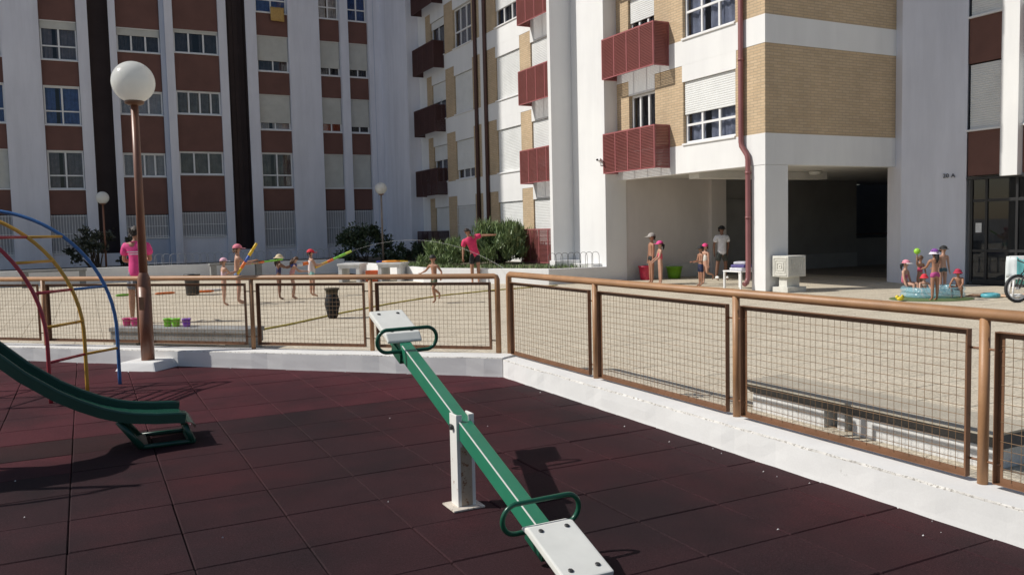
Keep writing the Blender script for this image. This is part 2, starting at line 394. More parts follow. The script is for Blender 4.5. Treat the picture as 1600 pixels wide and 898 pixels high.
k2_ = wpart('kerb_section', ribbon(((3.965, 8.055), (4.26, 8.25), .21), ((-8, 20.02), (-7.70, 20.25), .14), 80), KERB, kb)
for o in (k1_, k2_):
    o.data.materials.append(KEDGE)
    for i, p in enumerate(o.data.polygons):
        if i % 9 in (3, 4) and len(p.vertices) == 4: p.material_index = 1
fn = thing('mesh_fence', 'copper brown tube and wire mesh fence standing on the white playground kerb', 'fence', (4.2, 8.3, 0))
def fence_run(pts, zr, z0, zt, rail_r=.03, sg=-1):
    a = Vector((*pts[0], 0)); b = Vector((*pts[-1], 0)); d = (b-a).normalized(); nrm = Vector((-d.y, d.x, 0))
    q = MB(); rl = [a+Vector((0, 0, .15)), a+Vector((0, 0, zr-.034)), a+d*.010+Vector((0, 0, zr-.010)), a+d*.034+Vector((0, 0, zr)), b+Vector((0, 0, zr))]
    q.tube(rl, rail_r, 12); wpart('top_rail', q, FPAINT, fn)
    for p in pts[1:]:
        q = MB(); q.tube([(p[0], p[1], .1), (p[0], p[1], zr-.012)], .027, 12); wpart('post', q, FPAINT, fn)
    for p, s in zip(pts[:-1], pts[1:]):
        A = Vector((*p, 0)); L = (Vector((*s, 0))-A).length; X0, X1 = .075, L-.075
        F = Matrix((( d.x, nrm.x, 0, A.x), (d.y, nrm.y, 0, A.y), (0, 0, 1, 0), (0, 0, 0, 1)))
        fr = MB(); t = .004; fl = .034
        def L2(x0_, x1_, y0_, y1_, za, zb): fr.box((x0_, min(y0_, y1_), za), (x1_, max(y0_, y1_), zb), F)
        L2(X0, X1, 0, -sg*t, z0, z0+fl); L2(X0, X1, 0, -sg*t, zt-fl, zt); L2(X0, X0+fl, 0, -sg*t, z0+fl, zt-fl); L2(X1-fl, X1, 0, -sg*t, z0+fl, zt-fl)
        L2(X0, X1, sg*.0005, sg*fl, z0, z0+t); L2(X0, X1, sg*.0005, sg*fl, zt-t, zt); L2(X0, X0+t, sg*.0005, sg*fl, z0+t, zt-t); L2(X1-t, X1, sg*.0005, sg*fl, z0+t, zt-t)
        for zz in (z0+.1, zt-.1):
            fr.tube([F @ Vector((X0+.02, 0, zz)), F @ Vector((.0, 0, zz))], .007, 6); fr.tube([F @ Vector((X1-.02, 0, zz)), F @ Vector((L, 0, zz))], .007, 6)
        fo = wpart('mesh_panel', fr, FDARK, fn)
        wm = MB(); nx = int(round((X1-X0-.06)/.05)); nz = int(round((zt-z0-.06)/.05)); r = .0018; rj = random.Random(int(A.x*100))
        for k in range(1, nx):
            x = X0+.03+(X1-X0-.06)*k/nx; ph = k*math.pi
            x += rj.uniform(-.002, .002)
            wm.tube([F @ Vector((x+rj.uniform(-.0015, .0015), .002*(-1)**k, z0+.02+(zt-z0-.04)*h/4)) for h in range(5)], r, 4, False)
        for k in range(1, nz):
            z = z0+.03+(zt-z0-.06)*k/nz+rj.uniform(-.002, .002)
            wm.tube([F @ Vector((X0+.02+(X1-X0-.04)*h/6, -.002*(-1)**k, z+rj.uniform(-.002, .002))) for h in range(7)], r, 4, False)
        wpart('wire_mesh', wm, WIRE, fo, stuff=True)
fence_run([(4.2, 8.32), (4.2, 6.55), (4.2, 4.66), (4.2, 2.77), (4.2, .88), (4.2, -1)], 1.094, .212, 1.012, .033, -1)
fence_run([(4.10, 8.41), (2.97, 9.49), (1.80, 10.58), (.64, 11.68), (-.515, 12.78), (-1.67, 13.88), (-2.83, 14.98), (-4, 16.08)], 1.075, .25, 1.008, .031, 1)

# ------------------------------------------------------------------ near lamp and the two far lamps
def globe_lamp(x, y, z0, base_z, gz, gr, r0, r1, mat, label, group, low=None):
    t = thing('street_lamp', label, 'lamp', (x, y, z0), 0, group)
    q = MB()
    if low: q.tube([(0, 0, base_z), (0, 0, low-.1)], .078, 18); q.tube([(0, 0, low-.1), (0, 0, low), (0, 0, low+.07)], [.078, .074, r0], 18, False); q.tube([(0, 0, low+.07), (0, 0, gz-gr*.9)], [r0, r1], 16)
    else: q.tube([(0, 0, base_z), (0, 0, gz-gr*.9)], [r0, r1], 10)
    part('pole', q, mat, t)
    q = MB(); q.lathe([(r1*1.1, -gr*1.12), (gr*.42, -gr*1.04), (gr*.46, -gr*.93), (gr*.4, -gr*.86)], (0, 0, gz), 18); part('collar', q, FDARK, t)
    q = MB(); q.ball((0, 0, gz), gr, 32, 22); part('globe', q, OPAL, t)
    return t
lp = globe_lamp(.63, 11.12, 0, .06, 3.455, .247, .05, .043, LAMPP, 'tall brown globe lamp on a concrete block in front of the mesh fence', 'white globe lamps', 1.1)
q = MB(); M4 = Matrix.Rotation(rad(-40), 4, 'Z')
q.add([M4 @ Vector(p) for p in ((-.30,-.27,-.04),(.30,-.27,-.04),(.30,.24,-.04),(-.30,.24,-.04),(-.23,-.2,.1),(.23,-.21,.105),(.24,.19,.1),(-.22,.2,.1))], [(0,3,2,1),(4,5,6,7),(0,1,5,4),(1,2,6,5),(2,3,7,6),(3,0,4,7)])
part('base_block', q, KERB, lp, .02)
q = B((-.03, -.004, 0), (.03, .004, .16)); part('access_hatch', q, FDARK, lp, .003, loc=(-.045, -.068, .72), rz=-.5)
q = MB(); q.tube([(.07*math.cos(a*.5), .07*math.sin(a*.5), 0) for a in range(13)], .006, 6); part('clamp_band', q, LAMPP, lp, loc=(0, 0, .75))
globe_lamp(10.55, 31.9, .42, 0, 2.88, .235, .04, .035, POLEG, 'slim globe lamp rising beside the dark rounded hedge bush', 'white globe lamps')
globe_lamp(.74, 36.2, .42, 0, 2.74, .24, .04, .035, LAMPP, 'small far globe lamp before the dark recess of the shaded block', 'white globe lamps')

# ------------------------------------------------------------------ seesaw
P = Vector((1.895, 4.40, 0)); tilt = rad(19.6); pz = .472
ss = thing('seesaw', 'green seesaw with white seats and loop handles on a rusty white post', 'seesaw', P)
R4 = Matrix.Translation((0, 0, pz)) @ Matrix.Rotation(tilt, 4, 'X')
q = B((-.04, -1.36, -.05), (.04, 1.36, .05)); o = link('beam', q.mesh('beam', TEAL, .006, R4), ss)
q = B((-.0405, -1.0, .046), (-.035, .95, .0515)); link('edge_highlight', q.mesh('edge_highlight', SEATW, 0, R4), o)  # white strip painted as the highlight on the beam's upper left edge
for sgn in (1, -1):
    q = B((-.052, sgn*1.02-.09, -.075), (.052, sgn*1.02+.09, .0)); link('beam_sleeve', q.mesh('beam_sleeve', DTEAL, .004, R4), ss)
    q = MB(); pf = [(1.0, .045), (1.0, .062), (1.055, .094), (1.43, .094), (1.43, .055), (1.05, .055)]
    q.add([(x, sgn*y, z) for x in (-.122, .122) for y, z in pf], [(0, 1, 2, 3, 4, 5)[::sgn], (11, 10, 9, 8, 7, 6)[::sgn]]+[(i, 6+i, 6+(i+1) % 6, (i+1) % 6)[::sgn] for i in range(6)]); st = link('seat', q.mesh('seat', SEATW, .012, R4), ss)
    for bx in (-.07, .07):
        for by in (1.09, 1.37):
            q = MB(); q.lathe([(.013, .09), (.013, .0975), (.006, .099)], (bx, sgn*by, 0), 8); link('bolt', q.mesh('bolt', BOLT, 0, R4), st)
    q = MB(); pts = []
    for k in range(32):
        a = 2*math.pi*k/32; cx = .135 if math.cos(a) > 0 else -.135
        pts.append((cx+.075*math.cos(a), 0, .078*math.sin(a)))
    q.tube(pts, .0125, 10, closed=True)
    Mh = Matrix.Translation((0, 0, pz)) @ Matrix.Rotation(tilt, 4, 'X') @ Matrix.Translation((0, sgn*.965, .085)) @ Matrix.Rotation(-tilt*.55, 4, 'X')
    link('handle', q.mesh('handle', DTEAL, 0, Mh), ss)
for s in (-1, 1):
    q = MB(); x0, x1 = sorted((s*.044, s*.056))
    q.box((x0, -.05, .01), (x1, .05, .545)); x2, x3 = sorted((s*.02, s*.05)); q.box((x2, -.05, .01), (x3, -.044, .545))
    part('post_plate', q, POSTW, ss, .004)
q = MB(); q.box((-.035, -.052, .012), (.035, .052, .36)); part('post_web', q, POSTR, ss, .003)
q = B((-.105, -.10, .002), (.09, .075, .012)); part('base_plate', q, POSTB, ss, .002)
q = MB(); q.tube([(-.075, 0, pz), (.075, 0, pz)], .011, 10); q.tube([(-.074, 0, pz), (-.064, 0, pz)], .019, 6); q.tube([(.064, 0, pz), (.074, 0, pz)], .019, 6); part('pivot_bolt', q, BOLT, ss)

# ------------------------------------------------------------------ arch climber
ac = thing('arch_climber', 'arched ladder climber of red, yellow and blue bent bars on the rubber floor', 'climbing frame', (-.04, 9.757, 0))
ev = Vector((-.94, .342, 0)); feet = [Vector((-.365, 9.28, 0)), Vector((-.044, 9.757, 0)), Vector((.275, 10.07, 0))]
def arcp(ft, s, R=1.35, z0=.58):
    if s < z0: return ft+Vector((0, 0, s))
    a = (s-z0)/R
    if a <= math.pi: return ft+ev*(R*(1-math.cos(a)))+Vector((0, 0, z0+R*math.sin(a)))
    return ft+ev*2*R+Vector((0, 0, max(-.02, z0-(s-z0-math.pi*R))))
LEN = .58*2+math.pi*1.35
for ft, mt, lb in zip(feet, (ARED, AYEL, ABLU), ('red', 'yellow', 'blue')):
    q = MB(); q.tube([arcp(ft, -.02+(LEN+.04)*i/48) for i in range(49)], .0195, 10); wpart('arch_bar', q, mt, ac, label=lb+' bent arch bar')
for k in range(14):
    s = .40+.345*k
    if s > LEN-.2: break
    q = MB(); q.tube([arcp(feet[0], s), arcp(feet[1], s)], .0145, 8); wpart('rung', q, ARED if k in (0, 2, 4, 7, 9) else AYEL, ac)
    if k % 2 == 0: q = MB(); q.tube([arcp(feet[1], s), arcp(feet[2], s)], .0145, 8); wpart('rung', q, ABLU if k in (2, 6, 10) else AYEL, ac)

# ------------------------------------------------------------------ slide with its small tower just left of the view
sd = thing('play_slide', 'dark green children slide with raised side rails ending low over the rubber floor', 'slide', (.3, 7.06, 0))
prof = [(-1.75, 1.44), (-1.45, 1.42), (-1.2, 1.33), (-.95, 1.16), (-.75, .98), (-.6, .83), (-.42, .655), (-.22, .50), (-.08, .415), (.06, .345), (.17, .305), (.27, .28), (.42, .258), (.57, .247), (.63, .238)]
def offs(d): return [(x-nx_*d, z-nz_*d) for (x, z), (nx_, nz_) in zip(prof, pn)]
y0, y1 = 6.80, 7.30
pn = []
for i in range(len(prof)):
    a_, b_ = prof[max(0, i-1)], prof[min(len(prof)-1, i+1)]; l_ = math.hypot(b_[0]-a_[0], b_[1]-a_[1]); pn.append((-(b_[1]-a_[1])/l_, (b_[0]-a_[0])/l_))
q = MB(); q.strip([(x, y0+.02, z) for x, z in offs(.042)], [(x, y1-.02, z) for x, z in offs(.042)]); q.strip([(x, y1-.02, z) for x, z in offs(.058)], [(x, y0+.02, z) for x, z in offs(.058)]); wpart('chute_bed', q, SLIDEIN, sd)
for ya in (y0, y1):
    q = MB(); n = len(prof)
    for i in range(n-1):
        (xa, za), (xb, zb) = prof[i], prof[i+1]
        vs = [(x-nx_*dz, ya+dy, z-nz_*dz) for (x, z), (nx_, nz_) in ((prof[i], pn[i]), (prof[i+1], pn[i+1])) for dy in (-.016, .016) for dz in (0, .066)]
        q.add(vs, [(0,4,6,2),(1,3,7,5),(0,1,5,4),(2,6,7,3)])
    q.add([(prof[-1][0], ya+dy, prof[-1][1]-dz) for dy in (-.018, .018) for dz in (0, .085)], [(0, 1, 3, 2)])
    so_ = wpart('side_rail', q, SLIDE, sd)
    q = MB(); q.tube([(x, ya, z) for x, z in prof], .018, 8); wpart('rail_cap', q, SLIDE, so_)
q = MB(); q.strip([(.62, y0, .182), (.67, y0, .172), (.70, y0, .145), (.69, y0, .12)], [(.62, y1, .182), (.67, y1, .172), (.70, y1, .145), (.69, y1, .12)]); wpart('exit_lip', q, SLIDEIN, sd)
for ya in (y0+.04, y1-.04):
    q = MB(); q.tube([(.16, ya, .235), (.31, ya, .02)], .026, 8); q.tube([(.62, ya, .16), (.67, ya, .02)], .022, 8); q.tube([(.31, ya, .02), (.69, ya, .018)], .018, 8)
    wpart('foot_frame', q, SLIDE, sd)
for xa_ in (.30, .64): wpart('foot_crossbar', B((xa_, y0+.06, .0), (xa_+.06, y1-.06, .03)), SLIDE, sd, .004)
for (x, y) in ((-2.75, 6.78), (-2.75, 7.32), (-1.72, 6.76), (-1.72, 7.34)):
    q = MB(); q.tube([(x, y, -.03), (x, y, 2.05)], .03, 8); wpart('tower_post', q, SLIDE, sd)
wpart('platform', B((-2.78, 6.75, 1.33), (-1.70, 7.35, 1.37)), SLIDE, sd, .005)
for ya in (6.76, 7.34):
    q = MB(); q.tube([(-2.75, ya, 1.95), (-2.4, ya, 2.1), (-2.05, ya, 2.1), (-1.72, ya, 1.95)], .018, 8); wpart('guard_hoop', q, AYEL, sd)
for k in range(4):
    q = MB(); q.tube([(-2.75, 6.78, .3+.27*k), (-2.75, 7.32, .3+.27*k)], .016, 8); wpart('rung', q, ARED, sd)

# ------------------------------------------------------------------ benches, buckets, bin
def bench45(label):
    t = thing('stone_bench', label, 'bench', (1.11, 12.72, 0), rad(-43.5))
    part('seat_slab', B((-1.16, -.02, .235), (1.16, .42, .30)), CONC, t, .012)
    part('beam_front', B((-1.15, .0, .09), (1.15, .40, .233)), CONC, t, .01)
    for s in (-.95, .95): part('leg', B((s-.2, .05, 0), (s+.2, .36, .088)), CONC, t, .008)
bench45('weathered grey concrete bench behind the fence with coloured buckets on it')
def bucket(x, y, z, r, h, c, label, group=None, cat='bucket'):
    t = thing('bucket', label, cat, (x, y, z), 0, group)
    q = MB(); q.lathe([(r*.72, 0), (r*.8, h*.3), (r*.95, h*.9), (r*1.03, h*.91), (r*1.03, h), (r*.93, h), (r*.7, .02)], (0, 0, 0), 14); part('pail', q, col(c, .4), t)
    q = MB(); q.tube([(r*math.cos(a*math.pi/10), 0.02, h*.92+.35*r*math.sin(a*math.pi/10)) for a in range(11)], .004, 5); part('handle', q, col((.8, .8, .8), .4), t)
for (u, c, lb) in ((-1.02, PINK, 'hot pink toy bucket at the left end of the weathered bench'), (-.87, PINK, 'second hot pink toy bucket beside the brown lamp pole'),
                   (-.30, (.25, .68, .03), 'lime green toy bucket just right of the brown lamp pole'), (-.16, (.25, .68, .03), 'lime green toy bucket touching the purple one'), (.02, (.26, .07, .50), 'purple toy bucket on the weathered bench')):
    v = Matrix.Rotation(rad(-43.5), 3, 'Z') @ Vector((u, .2, 0)); bucket(1.11+v.x, 12.72+v.y, 0.30, .065, .115, c, lb, 'toy buckets on the bench')
br = thing('stone_bench', 'long low white bench with a dark top slab just behind the right fence', 'bench', (5.28, 4.3, 0))
wpart('seat_slab', B((4.95, 3.2, .243), (5.46, 5.45, .258)), SLABT, br, .003)
q = MB(); Y0_, Y1_ = 3.205, 5.445; pr = [(4.955, .2425), (5.062, .150), (5.40, .150), (5.455, .2425)]
q.add([(x, Y0_, z) for x, z in pr]+[(x, Y1_, z) for x, z in pr], [(i, (i+1) % 4, 4+(i+1) % 4, 4+i) for i in range(4)]+[(3, 2, 1, 0), (4, 5, 6, 7)])
wpart('undercut_edge', q, BSLAB, br, .003, label='charcoal undercut edge below the bench top')
for ya, yb in ((3.26, 4.36), (4.63, 5.41)): wpart('side_panel', B((5.058, ya, .0), (5.395, yb, .149)), CONCL, br, .006)
wpart('middle_post', B((5.09, 4.46, .0), (5.36, 4.53, .149)), CONCL, br, .004)
q = MB(); q.lathe([(.15, 0), (.17, .03), (.20, .52), (.215, .53), (.215, .57), (.19, .57), (.15, .05)], (0, 0, 0), 16)
solid('waste_bin', q, col((.03, .03, .032), .5), 'black waste bin standing alone on the paving behind the fence', 'bin', (2.57, 24.18, 0))
bag = thing('rubbish_bag', 'bulging black bag with a tan gathered top standing on the sunny paving', 'bag', (4.1, 15.5, 0))
q = MB(); q.lathe([(.075, 0), (.10, .04), (.125, .18), (.15, .27), (.135, .36), (.115, .42), (.11, .47)], (0, 0, 0), 12)
part('sack', q, col((.006, .006, .007), .8), bag)
q = MB(); q.lathe([(.11, .455), (.115, .47), (.12, .52), (.15, .555), (.13, .57), (.06, .52)], (0, 0, 0), 12); part('gathered_top', q, col((.035, .027, .014), .8), bag)

# ------------------------------------------------------------------ garden walls and bed
gw = thing('garden_wall', 'low white wall round the raised garden bed, half in building shade', 'low wall', (9.4, 30, 0))
wl = [(-16, 33.2), (9.35, 33.2), (9.35, 24.4), (11.65, 20.55), (13.62, 20.55)]
for a, b, zt in zip(wl[:-1], wl[1:], (.55, .45, .44, .43)):
    A, Bv = Vector(a), Vector(b); d = (Bv-A).normalized(); nn = Vector((-d.y, d.x))
    q = MB(); n_ = [A-d*.0, Bv, Bv+nn*.22, A+nn*.22]; q.prism([(p.x, p.y) for p in n_], -.05, zt); wpart('wall_section', q, WHITE2, gw, .012)
m = MB(); m.add([(-16, 33.3, .40), (9.5, 33.3, .40), (9.5, 24.5, .40), (11.75, 20.7, .40), (14.2, 20.7, .40), (14.2, 40.5, .40), (-16, 40.5, .40)], [tuple(range(7))])
struct('garden_soil', m, SOIL)
def hoops(label, pts, sp, h, mat, z):
    t = thing('hoop_fence', label, 'fence', (*pts[0], z)); A, Bv = Vector(pts[0]), Vector(pts[1]); L = (Bv-A).length; a = math.atan2(Bv.y-A.y, Bv.x-A.x); t.rotation_euler = (0, 0, a)
    q = MB(); w_ = sp*.62; q.tube([(-w_, 0, 0), (-w_, 0, h-w_)]+[(-w_*math.cos(k*math.pi/8), 0, h-w_+w_*math.sin(k*math.pi/8)) for k in range(1, 8)]+[(w_, 0, h-w_), (w_, 0, 0)], .007, 5)
    me = q.mesh('hoop', mat)
    for k in range(int(L/sp)): link('hoop', me, t, (sp*(k+.6), .012*(-1)**k, 0))
    q = MB(); q.tube([(0, 0, .09), (L, 0, .09)], .006, 5); part('wire', q, mat, t)
hoops('dark bow topped wire edging on the wall below the bright white facade', [(11.72, 20.66), (13.5, 20.66)], .205, .45, col((.10, .10, .10), .5), .43)
hoops('grey bow topped wire edging along the shaded garden wall', [(1.5, 33.31), (9.2, 33.31)], .26, .42, col((.30, .31, .33), .5), .55)
def table(x, y, rz, label, w_=.78, d_=.72, h=.6):
    t = thing('stone_table', label, 'table', (x, y, 0), rz, 'white stone tables by the garden wall')
    part('table_top', B((-w_/2, -d_/2, h-.07), (w_/2, d_/2, h)), CONCL, t, .008)
    part('apron', B((-w_/2+.03, -d_/2+.02, h-.15), (w_/2-.03, -d_/2+.06, h-.072)), CONCL, t, .004)
    for sx in (-1, 1): part('leg', B((sx*(w_/2-.09)-.06, -d_/2+.03, 0), (sx*(w_/2-.09)+.06, d_/2-.03, h-.072)), CONCL, t, .006)
table(7.75, 26.6, rad(-38), 'white stone table nearer the dark hedge, left of the orange box')
table(8.95, 26.05, rad(-38), 'white stone table with bright water guns on top, right of the orange box', .82, .9)
solid('storage_box', B((-.19, -.16, 0), (.19, .16, .36)), col((.75, .14, .04), .5), 'orange box on the paving between the two white stone tables', 'box', (8.28, 26.2, 0), rad(-30), .012)
def flatbench(x, y, rz, label, L=1.5):
    t = thing('stone_bench', label, 'bench', (x, y, 0), rz)
    part('seat_slab', B((-L/2, -.22, .5), (L/2, .22, .58)), CONC, t, .01)
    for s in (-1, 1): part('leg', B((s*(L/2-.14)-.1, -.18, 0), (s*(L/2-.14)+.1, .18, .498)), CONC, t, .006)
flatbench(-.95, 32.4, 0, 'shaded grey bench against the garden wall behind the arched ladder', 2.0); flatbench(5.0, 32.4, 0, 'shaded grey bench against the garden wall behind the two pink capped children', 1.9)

# ------------------------------------------------------------------ windows, shutters, balconies
cache = {}
def cached(key, fn_):
    if key not in cache: cache[key] = fn_()
    return cache[key]
def slat_mesh(w_, h, mat, sp=.055):
    q = MB(); n = max(2, int(round(h/sp))); s = h/n; A = []
    for i in range(n): A += [(i*s, .0), (i*s+s*.12, -.009), (i*s+s*.55, -.013), (i*s+s*.88, -.009)]
    A.append((h, 0)); vs = [(-w_/2, y, z) for z, y in A]+[(w_/2, y, z) for z, y in A]; k = len(A)
    q.add(vs, [(i, k+i, k+i+1, i+1) for i in range(k-1)]); q.box((-w_/2, .002, 0), (w_/2, .012, h)); return q.mesh('shutter', mat)
def window(par, X, Y, z0, w_, h, face, cols=2, low=.36, shut=0, curtain='grey', box=0, bars=False, shmat=SHUT, sill=True, alt=0):
    """face 'S' looks towards -Y, 'W' towards -X; X, Y is the middle of the outer wall face"""
    rz = 0 if face == 'S' else -math.pi/2
    def frame():
        q = MB(); t = .056; a, b = .09, .15
        q.box((-w_/2, a, 0), (w_/2, b, t)); q.box((-w_/2, a, h-t), (w_/2, b, h))
        q.box((-w_/2, a, t), (-w_/2+t, b, h-t)); q.box((w_/2-t, a, t), (w_/2, b, h-t))
        if low: q.box((-w_/2+t, a-.004, h*low-t/2), (w_/2-t, b-.004, h*low+t/2))
        for k in range(1, cols):
            x = -w_/2+w_*k/cols+alt*.05
            if low: q.box((x-t/2, a-.008, t), (x+t/2, b-.008, h*low-t/2))
            q.box((x-t*.6, a-.008, (h*low+t/2) if low else t), (x+t*.6, b-.008, h-t))
        if box: q.box((-w_/2, .03, h), (w_/2, .15, h+box))
        return q.mesh('window', ALU)
    pz = Vector((X, Y, z0))-par.location
    wo = link('window', cached(('wf', w_, h, cols, low, box, alt), frame), par, pz, rz)
    rows = [(.045, h*low-.022), (h*low+.022, h-.045)] if low else [(.045, h-.045)]
    for k in range(cols):
        xa = -w_/2+w_*k/cols+.03; xb = -w_/2+w_*(k+1)/cols-.03
        for (a, b) in rows:
            if shut*h > h-a-.02: continue
            me = cached(('pn', round(xb-xa, 3), round(b-a, 3)), lambda: B((-(xb-xa)/2, 0, 0), (((xb-xa)/2), .006, b-a)).mesh('pane', GLASS))
            link('pane', me, wo, ((xa+xb)/2, .118, a))
    if curtain and shut < .97:
        def cur():
            q = MB(); n = 26; r = random.Random(int(w_*100)+len(curtain)*7+int(h*10)); top = h-.05
            g = [ -w_/2+.04+(w_-.08)*i/n for i in range(n+1)]; off = [.03*math.sin(i*1.9+r.random()) for i in range(n+1)]
            gap = r.choice([None, (.42, .58), (.3, .42)])
            for i in range(n):
                f = (i+.5)/n
                if gap and gap[0] < f < gap[1]: continue
                q.add([(g[i], .22+off[i], .03), (g[i+1], .22+off[i+1], .03), (g[i+1], .22+off[i+1], top), (g[i], .22+off[i], top)], [(0, 1, 2, 3)], True)
            return q.mesh('curtain', CURT[curtain])
        link('curtain', cached(('cu', w_, h, curtain), cur), wo)
    if shut > 0:
        hh = shut*h
        link('shutter', cached(('sh', w_, round(hh, 3), shmat.name), lambda: slat_mesh(w_-.02, hh, shmat)), wo, (0, .06, h-hh))
    if bars:
        def bar():
            q = MB(); n = int(w_/.11)
            for k in range(n+1): q.tube([(-w_/2+.03+(w_-.06)*k/n, -.02, 0), (-w_/2+.03+(w_-.06)*k/n, -.02, h)], .013, 4, False)
            for z in (.05, h*.5, h-.05): q.box((-w_/2, -.03, z-.012), (w_/2, -.012, z+.012))
            return q.mesh('window_bars', ALU)
        link('window_bars', cached(('ba', w_, h), bar), wo)
    if sill: link('sill', cached(('si', w_), lambda: B((-w_/2-.02, -.05, -.05), (w_/2+.02, .1, -.002)).mesh('sill', ALU, .006)), wo)
    return wo
def louvre(w_, h, mat, n):
    q = MB()
    for k in range(n):
        z = .03+(h-.06)*(k+.5)/n; s = (h-.06)/n
        q.add([(0, -.018, z+s*.42), (w_, -.018, z+s*.42), (w_, .018, z-s*.22), (0, .018, z-s*.22), (0, -.018, z-s*.02), (w_, -.018, z-s*.02), (w_, .018, z-s*.42), (0, .018, z-s*.42)], [(0,1,2,3),(7,6,5,4),(0,4,5,1),(3,2,6,7)])
    return q.mesh('louvre_slats', mat)
def balcony(par, ymid, z0, dark=False, L=2.46, h=1.14, D=.5, npan=4, xf=14.05):
    """laundry balcony hung on a wall that faces -X: frame, louvre panels"""
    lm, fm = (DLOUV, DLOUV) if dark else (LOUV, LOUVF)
    def fr():
        q = MB(); t = .016
        for z in (0, h-.03): q.box((-L/2, -D-t, z), (L/2, -D+t, z+.03))
        for k in range(npan+1): x = -L/2+(L-.03)*k/npan; q.box((x, -D-t-.003, .03), (x+.03, -D+t+.003, h-.03))
        for s in (-1, 1):
            x0_ = s*(L/2-.015)
            for z in (0, h-.03): q.box((x0_-.015, -D+t, z), (x0_+.015, -.0, z+.03))
            q.box((x0_-.016, -.035, .03), (x0_+.016, -.0, h-.03))
        return q.mesh('balcony', fm)
    o = link('balcony', cached(('bf', L, h, D, npan, dark), fr), par, Vector((xf, ymid, z0))-par.location, -math.pi/2)
    pw = (L-.03)/npan-.03; me = cached(('lv', pw, h, dark), lambda: louvre(pw, h, lm, 27))
    for k in range(npan):
        p = link('louvre_panel', me, o, (-L/2+(L-.03)*k/npan+.03, -D, 0)); p['kind'] = 'stuff'
    me = cached(('lv', D-.06, h, dark), lambda: louvre(D-.06, h, lm, 27))
    for s in (-1, 1):
        p = link('louvre_panel', me, o, (s*(L/2-.015), -D+.02, 0), math.pi/2); p['kind'] = 'stuff'
    return o

FH = 2.68
# ------------------------------------------------------------------ shaded apartment block at the back (faces -Y)
lb = thing('apartment_block', 'shaded white apartment block with brown red spandrels and dark vertical recesses', 'building', (4, 40, 0))
TOP = 37; YB = 40.0
wpart('rear_core', B((-11.0, 41.4, .3), (14.6, 52, TOP)), ROOM, lb)
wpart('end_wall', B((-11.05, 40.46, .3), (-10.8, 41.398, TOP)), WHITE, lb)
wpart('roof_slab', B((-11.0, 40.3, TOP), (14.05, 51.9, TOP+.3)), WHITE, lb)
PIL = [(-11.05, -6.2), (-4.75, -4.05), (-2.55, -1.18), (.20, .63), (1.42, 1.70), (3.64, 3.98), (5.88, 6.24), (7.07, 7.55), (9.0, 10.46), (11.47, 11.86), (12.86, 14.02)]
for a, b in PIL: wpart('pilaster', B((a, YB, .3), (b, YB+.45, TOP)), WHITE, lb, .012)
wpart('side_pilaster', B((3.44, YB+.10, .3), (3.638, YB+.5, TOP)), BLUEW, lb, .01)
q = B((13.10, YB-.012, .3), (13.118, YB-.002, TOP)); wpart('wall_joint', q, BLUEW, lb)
for a, b in ((.63, 1.42), (6.24, 7.07)):
    wpart('recess_back', B((a, YB+.75, .95), (b, YB+.8, TOP)), DARKP, lb)
    for s, x in ((1, a), (-1, b)):
        x0_, x1_ = sorted((x+.001*s, x+.012*s)); wpart('recess_cheek', B((x0_, YB+.06, .95), (x1_, YB+.749, TOP)), DARKP, lb)
    wpart('recess_base', B((a+.013, YB+.08, .3), (b-.013, YB+.748, .94)), WHITE, lb)
for xx in (6.42, 6.62, 6.83): wpart('recess_rib', B((xx, YB+.70, .96), (xx+.05, YB+.749, TOP)), DARKP, lb)
cols_ = {  # x0, x1, sill0, height, spandrel height, panes, low transom, depth
 'a': (-4.05, -2.55, 3.72, 1.58, 1.06, 2, .36), 'b': (-1.18, .20, 3.70, 1.58, 1.06, 2, .36), 'c': (1.70, 3.44, 4.26, .98, 1.66, 3, 0),
 'd': (3.98, 5.88, 4.36, 1.00, 1.66, 3, 0), 'e': (7.55, 9.0, 3.78, 1.60, 1.06, 2, .36), 'f': (10.46, 11.47, 3.77, 1.60, 1.06, 2, .34), 'g': (11.86, 12.86, 3.77, 1.60, 1.06, 2, .34)}
spec = {('a',0):dict(shut=1.0,shmat=SHUTG),('a',1):dict(curtain='blue'),('a',2):dict(curtain='dark'),
 ('b',0):dict(curtain='grey'),('b',1):dict(curtain='blue'),('b',2):dict(curtain='grey',shut=.2,shmat=SHUTG),('b',3):dict(curtain='pale'),
 ('c',0):dict(curtain='pale',cols=4),('c',1):dict(curtain='pale',cols=3),('c',2):dict(curtain='dark',shut=.30,shmat=SHUTG),('c',3):dict(curtain='grey'),
 ('d',0):dict(curtain='green'),('d',1):dict(curtain='green',cols=4,alt=1),('d',2):dict(curtain='dark',shut=.14,shmat=SHUTG),('d',3):dict(curtain='grey'),
 ('e',0):dict(curtain='green'),('e',1):dict(shut=.80,shmat=SHUTG,curtain='cloth'),('e',2):dict(shut=.70,shmat=SHUTG,curtain='dark'),('e',3):dict(curtain='blue'),
 ('f',0):dict(shut=1.0,shmat=SHUTG),('f',1):dict(shut=.76,shmat=SHUTG,curtain='orange'),('f',2):dict(shut=.78,shmat=SHUTG,curtain='dark'),('f',3):dict(curtain='cloth'),
 ('g',0):dict(shut=1.0,shmat=SHUTG),('g',1):dict(shut=.82,shmat=SHUTG,curtain='dark'),('g',2):dict(shut=.78,shmat=SHUTG,curtain='dark'),('g',3):dict(curtain='blue')}
